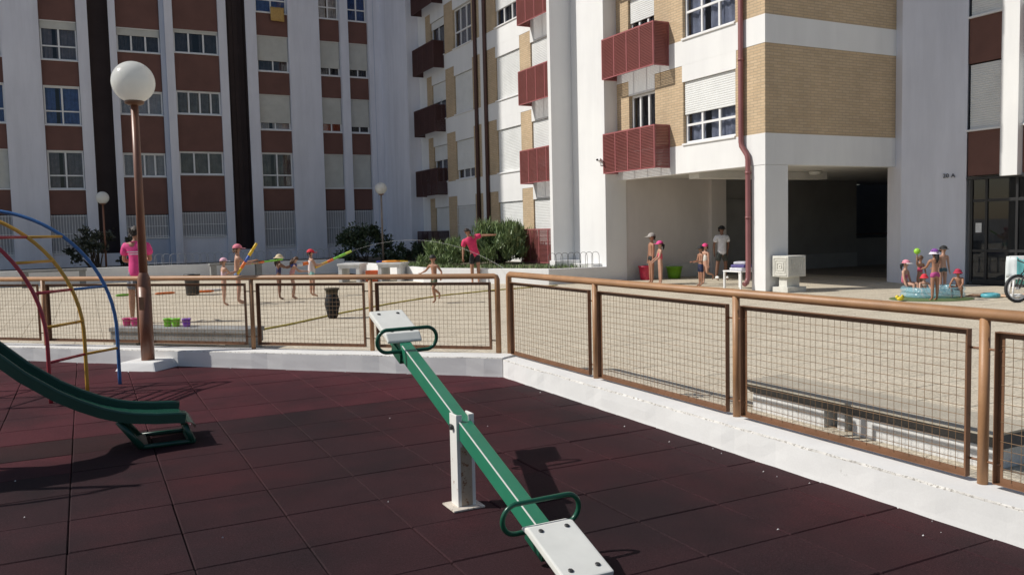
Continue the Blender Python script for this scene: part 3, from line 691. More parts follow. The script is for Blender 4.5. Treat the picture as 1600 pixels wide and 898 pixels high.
for cn, (xa, xb, s0, wh, sh, nc, low) in cols_.items():
    xm, ww = (xa+xb)/2, xb-xa; dep = .16 if cn not in 'cfg' else .24
    for k in range(0, 13):
        z = s0+FH*k; nxt = z+FH-sh
        wpart('spandrel_panel', B((xa+.002, YB+dep, z-sh), (xb-.002, YB+dep+.12, z-.052)), REDP, lb)
        bx = nxt-(z+wh)-.004
        sp = dict(curtain=random.choice(['grey', 'dark', 'pale']), cols=nc)
        sp.update(spec.get((cn, k), {}))
        if k < 5: window(lb, xm, YB+dep, z, ww-.03, wh, 'S', sp.pop('cols'), low, box=max(.02, bx), **sp)
        else: wpart('upper_glazing', B((xa+.01, YB+dep+.1, z-.05), (xb-.01, YB+dep+.13, nxt-.003)), SHUTG, lb)
    zg = s0-sh  # ground floor: barred window then plain wall
    gz0 = 1.02 if low else 1.58
    window(lb, xm, YB+dep, gz0, ww-.03, zg-gz0-.03, 'S', 2, 0, shut=1.0, bars=True, curtain=None, shmat=SHUTD)
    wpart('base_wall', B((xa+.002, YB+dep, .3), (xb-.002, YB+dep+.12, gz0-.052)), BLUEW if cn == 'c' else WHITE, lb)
for (xa, xb) in ((-6.2, -4.75),): wpart('blank_bay', B((xa, YB+.15, .3), (xb, YB+.3, TOP)), WHITE, lb)
def cloth(name, x, y, zt, w_, h, mat, label):
    q = MB(); n = 8; r = random.Random(int(x*10)); A = []; Bq = []
    rows = []
    for j in range(6):
        rows.append([(x+w_*i/n, y-.03-.012*math.sin(i*1.7+j*.4)-.004*j, zt-h*j/5-.02*(i/n)*(j == 5)) for i in range(n+1)])
    q.grid(rows)
    o = solid(name, q, mat, label, 'laundry'); md = o.modifiers.new('thick', 'SOLIDIFY'); md.thickness = .012; return o
cloth('hanging_towel', 8.22, YB+.06, 12.05, .62, .62, col((.50, .31, .10)), 'mustard towel hung out over a top floor sill of the shaded block')

# ------------------------------------------------------------------ right building: long facade at X=14.05, end face at Y=14.6
XF = 14.05; YE = 14.6; RT = 27
rb = thing('brick_building', 'sunlit buff brick and white apartment building over an open porch', 'building', (XF, 17, 0))
KS = range(0, 9); KD = range(0, 4)
# --- porch building storeys start at the beam (z 2.94)
W1 = (15.58, 17.54); W2 = (18.74, 19.96)
class Cells:
    def __init__(c, name, mat, par): c.a = (name, mat, par)
    def box(c, a, b):
        q = MB(); q.box(a, b); wpart(c.a[0], q, c.a[1], c.a[2])
bk, wt = Cells('brick_wall', BRICK, rb), Cells('white_band', WHITE2, rb)
wt.box((XF-.01, 15.06, 2.94), (XF+.3, 20.6, 3.66)); wt.box((XF-.01, YE-.01, 2.94), (XF+.3, 15.058, 3.66))
for k in KS:
    zb, zs, zt = 3.66+FH*k, 5.70+FH*k, 6.34+FH*k; wz = 3.70+FH*k; wz1 = wz+1.58
    for a, b in ((YE, W1[0]), (W1[1], W2[0]), (W2[1], 20.6)): bk.box((XF, a, zb), (XF+.3, b, zs))
    for a, b in (W1, W2):
        wt.box((XF-.008, a-.03 if a == W1[0] else a, wz1), (XF+.3, b+.03 if a == W1[0] else b, zs)); wt.box((XF-.006, a, zb), (XF+.3, b, wz-.052))
    wt.box((XF-.010, YE-.01, zs), (XF+.3, 20.6, zt))
    bk.box((XF+.302, YE, zb), (18.5, YE+.3, zs)); wt.box((XF+.302, YE-.01, zs), (18.5, YE+.3, zt))
wt.box((XF+.302, YE-.01, 2.94), (18.5, YE+.3, 3.66))
for k in range(0, 5):
    z = 3.70+FH*k
    sp = {0: dict(shut=.53, curtain='slate'), 1: dict(shut=.0, curtain='slate')}.get(k, dict(shut=.5, curtain='grey'))
    window(rb, XF, (W1[0]+W1[1])/2, z, W1[1]-W1[0]-.02, 1.57, 'W', 3, .30 if k == 0 else .42, **sp)
    sp = {0: dict(shut=0.0, curtain='dark'), 1: dict(shut=.42, curtain='dark')}.get(k, dict(shut=.6, curtain='grey'))
    window(rb, XF+.02, (W2[0]+W2[1])/2, z, W2[1]-W2[0]-.02, 1.57, 'W', 3, 0, **sp)
    balcony(rb, 19.33, 3.12+FH*k)
wpart('upper_core', B((XF+1.2, YE+1.2, 3.2), (26, 26, RT)), ROOM, rb)
wpart('roof_slab', B((XF-.05, YE-.05, RT+.78), (26, 26, RT+1.0)), WHITE2, rb)
# porch: soffit, column, walls
wpart('soffit', B((XF+.302, YE+.302, 3.0), (29, 23, 3.12)), SOFFIT, rb)
wpart('soffit_beam', B((XF+.302, 17.3, 2.80), (19, 17.7, 2.998)), SOFFIT, rb, .01)
wpart('corner_column', B((XF, YE, -.05), (14.76, 15.05, 2.938)), WHITE2, rb, .012)
wpart('porch_wall', B((XF+.01, 20.6, .0), (17.45, 20.9, 2.998)), PORCH, rb)
wpart('wall_skirting', B((XF+.02, 20.575, .0), (17.44, 20.598, .42)), SOFFIT, rb, .004)
wpart('wall_pier', B((17.452, 20.45, .0), (18.05, 20.9, 2.998)), PORCH, rb, .01)
wpart('door_frame', beams(((18.10, 20.70, 0), (18.17, 20.8, 2.3)), ((19.13, 20.7, 0), (19.2, 20.8, 2.3)), ((18.10, 20.7, 2.3), (19.2, 20.8, 2.37))), DPORCH, rb, .005)
wpart('porch_door', B((18.172, 20.74, .01), (19.128, 20.78, 2.298)), DPORCH, rb, .004)
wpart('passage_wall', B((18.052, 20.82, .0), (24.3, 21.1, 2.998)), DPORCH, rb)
wpart('passage_skirting', B((19.25, 20.78, .0), (24.3, 20.818, .5)), paint('passage_plinth', (.36, .36, .36), .8, .1, 2), rb, .004)
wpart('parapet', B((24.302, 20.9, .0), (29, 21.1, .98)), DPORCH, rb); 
q = MB(); q.tube([(24.3, 21.0, 1.12), (29, 21.0, 1.12)], .025, 8); wpart('hand_rail', q, DPIPE, rb)
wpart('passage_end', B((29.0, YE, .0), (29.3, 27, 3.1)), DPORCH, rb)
wpart('passage_floor', B((19.62, YE+.2, -.05), (29, 26.9, -.002)), GROUND, rb)
wpart('courtyard_back', B((20, 27.1, 0), (29.3, 27.3, 5)), DPORCH, rb)
q = MB(); q.lathe([(.17, 2.99), (.17, 2.95), (.13, 2.90), (.05, 2.885)], (18.2, 17.0, 0), 16); wpart('ceiling_light', q, OPAL, rb)
# white end wall and fin between the two facades
wpart('white_wall', B((13.6, 20.56, -.05), (XF+.28, 22.35, RT)), WHITE2, rb, .012)
wpart('fin_wall', B((12.86, 22.352, .38), (13.95, 22.52, RT)), WHITE2, rb, .008)
wpart('wall_foot', B((12.7, 22.0, .38), (13.598, 22.34, .60)), WHITE2, rb, .01)
wpart('wall_foot', B((13.3, 20.8, .38), (13.598, 21.95, .50)), WHITE2, rb, .01)
# drainpipe
q = MB(); px_, py_ = XF-.09, 15.30
q.tube([(px_, py_, RT), (px_, py_, 3.52), (px_-.0, py_-.02, 3.42), (px_-.0, py_-.20, 3.2), (px_, py_-.23, 3.08), (px_, py_-.23, .32), (px_-.05, py_-.23, .2), (px_-.13, py_-.23, .16)], .062, 12)
wpart('drainpipe', q, PIPE, rb)
for z in (1.7, 2.75, 5.4, 8.1):
    q = MB(); yy = py_-.23 if z < 3 else py_; q.tube([(px_, yy, z), (px_, yy, z+.06)], .07, 12); q.box((px_, yy-.02, z), (XF, yy+.02, z+.05)); wpart('pipe_clip', q, PIPE, rb)
# security camera
cc = thing('security_camera', 'small white security camera on the edge of the bright white wall', 'camera', (13.6, 20.62, 3.42))
q = MB(); q.tube([(-.0, 0, -.06), (-.10, 0, -.06), (-.12, 0, .02)], .02, 8); part('bracket', q, ALU, cc)
q = MB(); q.box((-.06, -.05, -.045), (.06, .05, .045)); q = MB(); q.box((-.14, -.045, .02), (.12, .045, .11), Matrix.Translation((-.13, 0, .02)) @ Matrix.Rotation(rad(18), 4, 'Y') @ Matrix.Rotation(rad(30), 4, 'Z')); part('housing', q, ALU, cc, .01)
q = MB(); q.tube([(-.26, -.07, .11), (-.29, -.085, .10)], .03, 10); part('lens', q, col(BLACK, .2), cc)

# ------------------------------------------------------------------ far half of the long facade
mwb = thing('courtyard_wing', 'brick and white wing with dark balconies, crossed by a tall shadow edge', 'building', (XF, 30, 0))
WA = (26.57, 28.50); WB = (30.60, 32.42); WD = (24.55, 25.77); WE = (33.35, 34.9)
bk, wt = Cells('brick_wall', BRICK, mwb), Cells('white_band', WHITE2, mwb)
STRIP = (29.36, 29.86)
for k in range(-1, 9):
    zb, zs, zt = (.3 if k < 0 else 3.66+FH*k), 5.70+FH*k, 6.34+FH*k; wz = 3.70+FH*k; wz1 = wz+1.58
    segs = [(22.52, WD[0]), (WD[1], WA[0]), (WA[1], STRIP[0]), (STRIP[1], WB[0]), (WB[1], WE[0]), (WE[1], 35.5)]
    wt.box((XF-.006, 35.5, zb), (XF+.3, 36.4, zs))
    for a, b in segs: bk.box((XF, a, zb), (XF+.3, b, zs))
    wt.box((XF-.006, STRIP[0], zb), (XF+.3, STRIP[1], zs))
    for a, b in (WA, WB, WD, WE):
        wt.box((XF-.008, a, wz1), (XF+.3, b, zs)); wt.box((XF-.006, a, zb), (XF+.3, b, wz-.052))
    wt.box((XF-.010, 22.52, zs), (XF+.3, 36.4, zt))
wpart('rear_core', B((XF+1.2, 26.01, .3), (26, 41.3, RT)), ROOM, mwb)
wpart('roof_slab', B((XF-.05, 26.02, RT+.78), (26, 39.9, RT+1.0)), WHITE2, mwb)
wpart('corner_pier', B((13.46, 36.402, .3), (XF+.3, 40.0-.002, RT)), WHITE, mwb, .012)
MWS = {('A',-1):1, ('A',0):1, ('A',1):1, ('A',2):.62, ('B',-1):1, ('B',0):.76, ('B',1):1, ('B',2):0, ('D',-1):1, ('D',0):1, ('D',1):1, ('E',0):.4, ('E',1):.5, ('E',2):.2, ('E',-1):.9}
for k in range(-1, 5):
    z = 3.70+FH*k
    for nm, (a, b), cols__, low in (('A', WA, 3, .4), ('B', WB, 3, .4), ('D', WD, 2, 0), ('E', WE, 2, 0)):
        window(mwb, XF, (a+b)/2, z, b-a-.02, 1.57, 'W', cols__, low, shut=MWS.get((nm, k), .6), curtain='dark' if nm != 'B' else 'grey', bars=(k == -1 and nm == 'B'))
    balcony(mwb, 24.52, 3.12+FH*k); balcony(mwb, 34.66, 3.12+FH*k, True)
for yy in (29.27, 30.14):
    q = MB(); q.tube([(XF-.08, yy, RT), (XF-.08, yy, .45)], .075, 10); wpart('drainpipe', q, DPIPE, mwb)

# ------------------------------------------------------------------ entrance block on the right
eb = thing('entrance_block', 'white entrance block numbered 20A with brown panels over dark glass doors', 'building', (19.2, 13, 0))
q = MB(); q.prism([(18.35, 14.36), (19.2, 13.2), (19.6, 13.4), (19.0, 14.9), (18.52, 14.9)], -.05, RT); wpart('angled_wall', q, WHITE, eb, .012)
XD = 19.2
def ebox(n, a, b, m_, bv=0): return wpart(n, B(a, b), m_, eb, bv)
ys = [(13.196, 12.30), (11.86, 10.6), (10.2, 8.9)]
for yb_, ya_ in ys:
    for k in range(0, 9):
        z = 2.62+FH*k
        ebox('spandrel_panel', (XD+.04, ya_, z), (XD+.3, yb_, z+1.06), REDP)
        wo = window(eb, XD+.03, (ya_+yb_)/2, z+1.11, yb_-ya_-.02, 1.54, 'W', 2, .36, shut=1.0, curtain=None) if k < 3 else ebox('upper_glazing', (XD+.07, ya_, z+1.06), (XD+.3, yb_, z+FH-.002), SHUT)
for a, b in ((11.87, 12.29), (10.21, 10.59), (8.4, 8.89)): ebox('pilaster', (XD-.14, a, 2.56), (XD+.3, b, RT), WHITE2, .012)
ebox('lintel', (XD-.02, 8.4, 2.52), (XD+.3, 13.19, 2.555), col((.03, .03, .03), .5))
ebox('pilaster', (XD-.05, 7.2, -.05), (XD+.4, 8.39, RT), WHITE2, .012)
for y in (13.10, 12.72, 11.98, 11.24, 10.5, 9.76, 9.1, 8.45): ebox('door_mullion', (XD+.05, y-.03, .05), (XD+.11, y+.03, 2.518), col((.02, .02, .022), .4), .004)
for za, zb in ((.0, .12), (1.98, 2.05), (.78, .84)): ebox('door_rail', (XD+.055, 8.45, za), (XD+.105, 13.06, zb), col((.02, .02, .022), .4), .004)
for a, b in ((12.75, 13.07), (12.01, 12.69), (11.27, 11.95), (10.53, 11.21), (9.79, 10.47), (9.13, 9.73)):
    for za, zb in ((.122, .778), (.842, 1.978), (2.052, 2.516)): ebox('pane', (XD+.078, a, za), (XD+.084, b, zb), DGLASS)
ebox('notice', (XD+.068, 12.84, 1.25), (XD+.074, 12.99, 1.48), col((.72, .72, .7)))
ebox('hall_back', (XD+3.4, 7.4, 0), (XD+3.5, 13.3, 2.9), paint('hall_wall', (.30, .30, .29), .8, .1, 1))
ebox('hall_floor', (XD+.3, 7.4, -.04), (XD+3.4, 13.3, .02), GRANITE); ebox('hall_ceiling', (XD+.31, 7.4, 2.6), (XD+3.4, 13.3, 2.7), SOFFIT)
ebox('hall_side', (XD+.31, 13.31, 0), (XD+3.5, 13.4, 2.9), PORCH)
ebox('block_core', (XD+3.51, 7.2, 0), (27, 14.58, RT), ROOM); ebox('roof_slab', (XD-.05, 7.3, RT+.01), (27, 14.5, RT+.3), WHITE2)
ebox('upper_core', (XD+.9, 7.45, 2.72), (XD+3.5, 13.2, RT), ROOM)
def text_mesh(s, size):
    cu = bpy.data.curves.new('house_number', 'FONT'); cu.body = s; cu.size = size; cu.extrude = .012; cu.align_x = 'CENTER'
    o = bpy.data.objects.new('tmp_text', cu); C.objects.link(o); dg = bpy.context.evaluated_depsgraph_get(); me = bpy.data.meshes.new_from_object(o.evaluated_get(dg)); bpy.data.objects.remove(o); return me
tm = text_mesh('20 A', .14); tm.name = 'house_number'; tm.materials.clear(); tm.materials.append(col((.05, .05, .06), .5))
ang = math.atan2(13.2-14.36, 19.2-18.35); o = link('house_number', tm, eb); d_ = Vector((.85, -1.16, 0)).normalized(); nrm = Vector((-d_.y*-1, 0, 0))
pN = Vector((18.35, 14.36, 0))+d_*1.06+Vector((-.807, -.591, 0))*.016
o.matrix_local = Matrix.Translation(pN-eb.location+Vector((0, 0, 2.60))) @ Matrix.Rotation(ang, 4, 'Z') @ Matrix.Rotation(math.pi/2, 4, 'X')

# ------------------------------------------------------------------ stone planter, porch things
pl = thing('stone_planter', 'cube shaped pale stone planter with square spiral relief beside the white column', 'planter', (14.47, 14.29, 0))
wpart('base', B((14.20, 14.06, 0), (14.78, 14.53, .12)), STONE, pl, .008); wpart('stem', B((14.29, 14.17, .12), (14.68, 14.42, .355)), STONE, pl, .006)
cb = wpart('cube', B((14.205, 14.05, .355), (14.75, 14.54, .835)), STONE, pl, .008)
q = MB()
for k in range(4):
    i = .035+.055*k; a, b, c_, d_2 = 14.05+i, 14.54-i, .355+i, .835-i
    for bx in (((14.19, a, c_), (14.204, b, c_+.022)), ((14.19, a, d_2-.022), (14.204, b, d_2)), ((14.19, a, c_+.022), (14.204, a+.022, d_2-.022)), ((14.19, b-.022, c_+.022), (14.204, b, d_2-.022))): q.box(*bx)
    a, b = 14.205+i, 14.75-i
    for bx in (((a, 14.036, c_), (b, 14.049, c_+.022)), ((a, 14.036, d_2-.022), (b, 14.049, d_2)), ((a, 14.036, c_+.022), (a+.022, 14.049, d_2-.022)), ((b-.022, 14.036, c_+.022), (b, 14.049, d_2-.022))): q.box(*bx)
wpart('relief', q, STONE, cb)
wtb = thing('white_table', 'small white table with folded towels in front of the porch opening', 'table', (14.3, 15.75, 0))
wpart('table_top', B((14.05, 15.42, .42), (14.6, 16.06, .455)), ALU, wtb, .006)
for x in (14.08, 14.57):
    for y in (15.45, 16.03): wpart('leg', B((x-.022, y-.022, 0), (x+.022, y+.022, .418)), ALU, wtb, .004)
for k, (c, lb_, s) in enumerate((((.6, .6, .64), 'white folded towel, lowest of the pile on the small table', 1), ((.10, .08, .25), 'purple folded towel in the middle of the pile on the small table', .9), ((.55, .55, .62), 'pale folded towel on top of the pile on the small table', .7))):
    q = B((-.2*s, -.22*s, 0), (.2*s, .22*s, .07)); solid('folded_towel', q, col(c), lb_, 'towel', (14.33, 15.7, .457+.072*k), .2*k, .03)
bucket(14.75, 20.2, 0, .23, .42, (.45, .02, .06), 'large red tub against the porch wall behind the capped boy', 'tubs by the porch wall', 'tub')
bucket(15.75, 20.15, 0, .25, .36, (.16, .36, .02), 'large green tub against the porch wall right of the red one', 'tubs by the porch wall', 'tub')

# ------------------------------------------------------------------ plants
def bush(name, label, x, y, z, rx, ry, h, n, size, mat, elong=1.0, upw=.3, stems=7, cat='bush', seed=1, hollow=.35):
    r = random.Random(seed); t = thing(name, label, cat, (x, y, z)); q = MB(); st = MB(); clumps = []
    for k in range(max(10, n//(90 if elong > 1.4 else 70))):
        a = r.uniform(0, 6.283); rr = r.uniform(hollow, 1)**.6; zz = r.uniform(.12, 1.0)
        e = math.sqrt(max(.05, 1-(zz*.92)**2)); clumps.append(Vector((rx*rr*e*math.cos(a), ry*rr*e*math.sin(a), h*zz)))
    for c in clumps:
        cr_ = r.uniform(.10, .22)*max(rx, h*.7)
        for j in range(n//len(clumps)):
            p = c+Vector((r.gauss(0, 1), r.gauss(0, 1), r.gauss(0, 1)))*cr_*.55
            if p.z < .02: p.z = .02+r.random()*.1
            d = Vector((r.gauss(0, 1), r.gauss(0, 1), r.gauss(0, .7)+upw*2+(1.2 if p.z > h*.75 and elong > 1.4 else 0))).normalized(); s = d.orthogonal().normalized(); s = (Matrix.Rotation(r.uniform(0, 6.28), 3, d) @ s)
            l = size*r.uniform(.6, 1.3)*elong*(1.35 if p.z > h*.8 and elong > 1.4 else 1); w_ = size*r.uniform(.28, .42)*(.55 if elong > 1.4 else 1)
            q.add([p, p+d*l*.5+s*w_, p+d*l, p+d*l*.5-s*w_], [(0, 1, 2, 3)])
    for k in range(stems):
        c = r.choice(clumps); b = Vector((r.uniform(-.2, .2)*rx, r.uniform(-.2, .2)*ry, 0)); mid = b.lerp(c, .5)+Vector((0, 0, .1*h))
        st.tube([b, mid, c], [.02*h+.006, .014, .006], 5, False)
    part('foliage', q, mat, t); part('stem', st, BARK, t); return t
bush('oleander_bush', 'big leafy green oleander lit by the sun in front of the wing', 12.85, 26.0, .4, 1.15, 1.2, 1.12, 9000, .125, LEAF1, 2.0, 1.1, 18, seed=2)
bush('oleander_bush', 'smaller olive green oleander behind the running boy', 10.95, 26.4, .4, .95, .9, .62, 4200, .11, LEAF1, 1.8, .9, 8, seed=5)
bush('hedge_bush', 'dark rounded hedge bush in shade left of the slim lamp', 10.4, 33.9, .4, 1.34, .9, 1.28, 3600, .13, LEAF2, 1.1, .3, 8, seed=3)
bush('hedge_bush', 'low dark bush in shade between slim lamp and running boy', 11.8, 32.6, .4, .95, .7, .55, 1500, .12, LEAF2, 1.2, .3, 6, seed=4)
bush('shrub', 'thin straggly dark shrub before the shaded block near the far lamp', .35, 36.6, .4, 1.05, .7, 1.5, 900, .14, LEAF3, 1.2, .3, 22, seed=6, hollow=.5)
bush('shrub', 'dark shrub half hidden by the man in pink, beside the lamp pole', 1.75, 37.4, .4, .5, .5, 1.1, 500, .13, LEAF3, 1.2, .3, 8, seed=7)
q = MB(); r = random.Random(9)
for k in range(2600):
    t_ = r.random(); a = Vector((9.6, 29.8)).lerp(Vector((9.7, 24.6)), t_*1.6) if t_ < .6 else Vector((9.7, 24.6)).lerp(Vector((12.6, 21.0)), (t_-.6)/.4)
    x, y = a.x+r.uniform(.05, .9), a.y+r.uniform(0, .7); h = r.uniform(.06, .16); aa = r.uniform(0, 6.28)
    q.add([(x, y, .4), (x+.03*math.cos(aa), y+.03*math.sin(aa), .4), (x+.05*math.cos(aa+.5), y+.05*math.sin(aa+.5), .4+h)], [(0, 1, 2)])
o = link('ground_cover', q.mesh('ground_cover', LEAF1)); o['kind'] = 'stuff'; o['label'] = 'strip of low green ground cover inside the garden wall'

# ------------------------------------------------------------------ people
jobs = []
def skin_job(verts, edges, rads, sub, name, mat, parent, extra=None, **props):
    me = bpy.data.meshes.new('tmp'); me.from_pydata(verts, edges, []); o = bpy.data.objects.new('tmp_skin', me); C.objects.link(o)
    md = o.modifiers.new('skin', 'SKIN'); md.use_smooth_shade = True; md.branch_smoothing = .6
    for i, sv in enumerate(me.skin_vertices[0].data):
        r_ = rads[i]; sv.radius = (r_, r_) if not isinstance(r_, tuple) else r_; sv.use_root = (i == 0)
    md2 = o.modifiers.new('sub', 'SUBSURF'); md2.levels = sub; md2.render_levels = sub
    jobs.append((o, name, mat, parent, extra, props))
def norm(v): return Vector(v).normalized()
def person(label, x, y, face, H, skin=0, spine=(0, 0, 1), legs=None, arms=None, wear=(), hair=None, hat=None, look=0, z=0, child=True, group='children playing on the plaza', seat=None):
    """face: degrees clockwise from +Y. local: +y forward, +x right, +z up. legs/arms: [(upper dir, lower dir)] left, right"""
    t = thing('person', label, 'person', (x, y, z), -rad(face), group)
    hh = H/(6.1 if child else 7.4); sp = norm(spine); D = Vector((0, 0, -1))
    legs = legs or [(D, D), (D, D)]; arms = arms or [((-.12, .05, -1), (-.05, .15, -1)), ((.12, .05, -1), (.05, .15, -1))]
    th, sh_ = .245*H, .235*H; hw = .052*H; sw = (.098 if child else .108)*H
    pel = Vector((0, 0, 0)); body = {}; V, E, R = [], [], []
    def av(p, r_, par=None):
        V.append(Vector(p)); R.append(r_)
        if par is not None: E.append((par, len(V)-1))
        return len(V)-1
    tl_ = H-hh-.52*H-.03*H
    side = Vector((1, 0, 0)); side = (side-sp*side.dot(sp)).normalized()
    i0 = av(pel, (.075*H, .062*H)); i1 = av(pel+sp*tl_*.34, (.068*H, .055*H), i0); i2 = av(pel+sp*tl_*.72, (.078*H, .06*H), i1)
    i3 = av(pel+sp*tl_*.98, .038*H, i2); hd = (sp+Vector((0, 0, .6))).normalized(); hc = pel+sp*tl_+hd*(hh*.62)
    i4 = av(pel+sp*tl_+hd*hh*.22, .03*H, i3); i5 = av(hc-hd*hh*.16, hh*.30, i4); i6 = av(hc+hd*hh*.12, hh*.385, i5); i7 = av(hc+hd*hh*.34, hh*.27, i6)
    J = {'hip': [], 'knee': [], 'ank': [], 'sho': [], 'elb': [], 'wri': [], 'hand': []}
    for s, (u, l) in zip((-1, 1), legs):
        u, l = norm(u), norm(l); h0 = pel+side*s*hw-Vector((0, 0, .03*H)); kn = h0+u*th; an = kn+l*sh_
        a = av(h0+u*.05*H, .054*H, i0); b = av(h0.lerp(kn, .55), .047*H, a); c = av(kn, .034*H, b); d = av(kn.lerp(an, .35), .036*H, c); e = av(an, .021*H, d)
        f = Vector((l.x*.2, .9, -.25)); 
        if l.y < -.55: f = Vector((0, .25, -1))
        f = f.normalized(); g = av(an+Vector((0, -.01*H, -.022*H))+f*.045*H, .022*H, e); g2 = av(an+Vector((0, 0, -.026*H))+f*.10*H, .016*H, g)
        J['hip'].append(h0); J['knee'].append(kn); J['ank'].append(an)
    fingers = MB()
    for s, (u, l) in zip((-1, 1), arms):
        u, l = norm(u), norm(l); s0 = pel+sp*tl_*.86+side*s*sw; el = s0+u*.172*H; wr = el+l*.145*H; ha = wr+l*.045*H
        a = av(s0, .036*H, i2); b = av(s0.lerp(el, .45), .029*H, a); c = av(el, .023*H, b); d = av(el.lerp(wr, .35), .023*H, c); e = av(wr, .0155*H, d); f = av(ha, .0175*H, e)
        J['sho'].append(s0); J['elb'].append(el); J['wri'].append(wr); J['hand'].append(ha)
        n1 = l.orthogonal().normalized(); n2 = l.cross(n1)
        for q_ in range(4):
            o_ = n1*(q_-1.5)*.0085*H; ln = (.036, .042, .040, .031)[q_]*H
            fingers.tube([ha+o_, ha+o_+l*ln*.6, ha+o_+l*ln+n2*ln*.35], [.0052*H, .0048*H, .0036*H], 5)
        fingers.tube([wr.lerp(ha, .4)+n1*.012*H, ha+n1*.026*H+n2*.008*H, ha+n1*.03*H+l*.02*H+n2*.014*H], [.0055*H, .005*H, .004*H], 5)
    # head turn and face
    cl_, sl_ = math.cos(-rad(look)), math.sin(-rad(look)); fd = Vector((-sl_*1.0, cl_, 0)); fs_ = Vector((cl_, sl_, 0))
    nose = MB(); nb = hc+fd*hh*.37; nose.tube([nb+hd*hh*.07, nb+fd*hh*.05-hd*hh*.05, nb-hd*hh*.07], [.018*hh, .06*hh, .03*hh], 6)
    for s in (-1, 1): nose.ball(hc+fs_*s*hh*.385-hd*hh*.02, hh*.085, 6, 5, (.5, .8, 1))
    lowz = min(v.z-R[i]*(.8 if not isinstance(R[i], tuple) else 1) if not isinstance(R[i], tuple) else v.z for i, v in enumerate(V))
    off = Vector((0, 0, -lowz)) if seat is None else Vector((0, 0, seat))
    for v in V: v += off
    for m_ in (fingers, nose): m_.v = [tuple(Vector(p)+off) for p in m_.v]
    for k in J: J[k] = [p+off for p in J[k]]
    hc = hc+off; pel = pel+off
    extra = MB(); extra.add(fingers.v, fingers.f, True); extra.add(nose.v, nose.f, True)
    skin_job([tuple(v) for v in V], E, R, 1, 'body', SKIN[skin], t, extra)
    eyes = MB()
    for s in (-1, 1): eyes.ball(hc+fd*hh*.365+fs_*s*hh*.15+hd*hh*.04, hh*.045, 6, 4)
    part('eyes', eyes, col((.03, .02, .015), .3), t)
    mo = MB(); mp = hc+fd*hh*.345-hd*hh*.22; mo.tube([mp-fs_*hh*.10, mp+fd*hh*.02, mp+fs_*hh*.10], hh*.022, 5); part('mouth', mo, col((.32, .09, .075)), t)
    # clothes: skinned shells over the same joints
    for item in wear:
        kind, c = item[0], item[1]; cv, ce, cr2 = [], [], []
        def ca(p, r_, par=None):
            cv.append(tuple(p)); cr2.append(r_)
            if par is not None: ce.append((par, len(cv)-1))
            return len(cv)-1
        g_ = 1.17
        if kind in ('shirt', 'vest'):
            a = ca(pel-sp*tl_*.34, (.100*H, .095*H)); b = ca(pel+sp*tl_*.35, (.092*H, .086*H), a); d = ca(pel+sp*tl_*.74, (.098*H, .086*H), b); ca(pel+sp*tl_*.97, .052*H, d)
            for k in (0, 1):
                e = ca(J['sho'][k], .053*H, d)
                if kind == 'shirt': ca(J['sho'][k].lerp(J['elb'][k], .74), .050*H, e)
        elif kind in ('shorts', 'trunks', 'skirt'):
            a = ca(pel+sp*tl_*.14, (.082*H, .068*H)); b = ca(pel-sp*.01*H, (.086*H, .072*H), a); f_ = {'shorts': .80, 'trunks': .35, 'skirt': .3}[kind]
            for k in (0, 1): e = ca(J['hip'][k].lerp(J['knee'][k], .16), .064*H, b); ca(J['hip'][k].lerp(J['knee'][k], f_), .056*H if kind == 'shorts' else .060*H, e)
        elif kind == 'swimsuit':
            a = ca(pel-sp*.03*H, (.078*H, .066*H)); b = ca(pel+sp*tl_*.34, (.074*H, .061*H), a); ca(pel+sp*tl_*.80, (.083*H, .066*H), b)
        elif kind == 'top':
            a = ca(pel+sp*tl_*.55, (.082*H, .064*H)); ca(pel+sp*tl_*.80, (.083*H, .066*H), a)
        elif kind == 'shoes':
            for k in (0, 1):
                sm2 = MB(); a_ = J['ank'][k]; sm2.ball((a_.x, a_.y+.04*H, a_.z-.012*H), .06*H, 10, 6, (.5, 1.15, .5)); part('shoe', sm2, col(c), t)
            continue
        skin_job(cv, ce, cr2, 1, {'swimsuit': 'swimsuit', 'shirt': 'tshirt', 'vest': 'vest', 'shorts': 'shorts', 'trunks': 'swim_trunks', 'skirt': 'skirt', 'top': 'bikini_top'}[kind], col(c), t)
    Mh = Matrix.Translation(hc) @ Matrix((fs_, fd, hd)).transposed().to_4x4()
    def dome(r_, z0_, zs, n=14, m_=6, back=0):
        q = MB(); vs = []
        for i in range(m_+1):
            a = math.pi/2*i/m_; rr = r_*math.cos(a); zz = z0_+r_*zs*math.sin(a)
            for k in range(n):
                b = 2*math.pi*k/n; vs.append((rr*math.cos(b), rr*math.sin(b)*1.06, zz-(back*hh*max(0, -math.sin(b))*(1-i/m_)*1.0)))
        q.add(vs, [(i*n+k, i*n+(k+1) % n, (i+1)*n+(k+1) % n, (i+1)*n+k) for i in range(m_) for k in range(n)], True); return q
    if hair:
        q = dome(hh*.45, hh*.10, .98, back=.42)
        for i_ in range(26):
            rr_ = random.Random(i_+int(x*10)); a_ = rr_.uniform(3.4, 6.0); p_ = Vector((hh*.44*math.cos(a_), hh*.44*math.sin(a_), hh*rr_.uniform(-.25, .35)))
            q.tube([p_, p_*1.07+Vector((0, 0, -.08*hh)), p_*1.02+Vector((0, 0, -.2*hh))], [.05*hh, .045*hh, .01*hh], 4)
        if hair[0] == 'long':
            q.tube([(0, -hh*.36, hh*.05), (0, -hh*.46, -hh*.3), (hh*.04, -hh*.50, -hh*.75), (0, -hh*.44, -hh*1.15)], [hh*.25, hh*.27, hh*.2, hh*.06], 8)
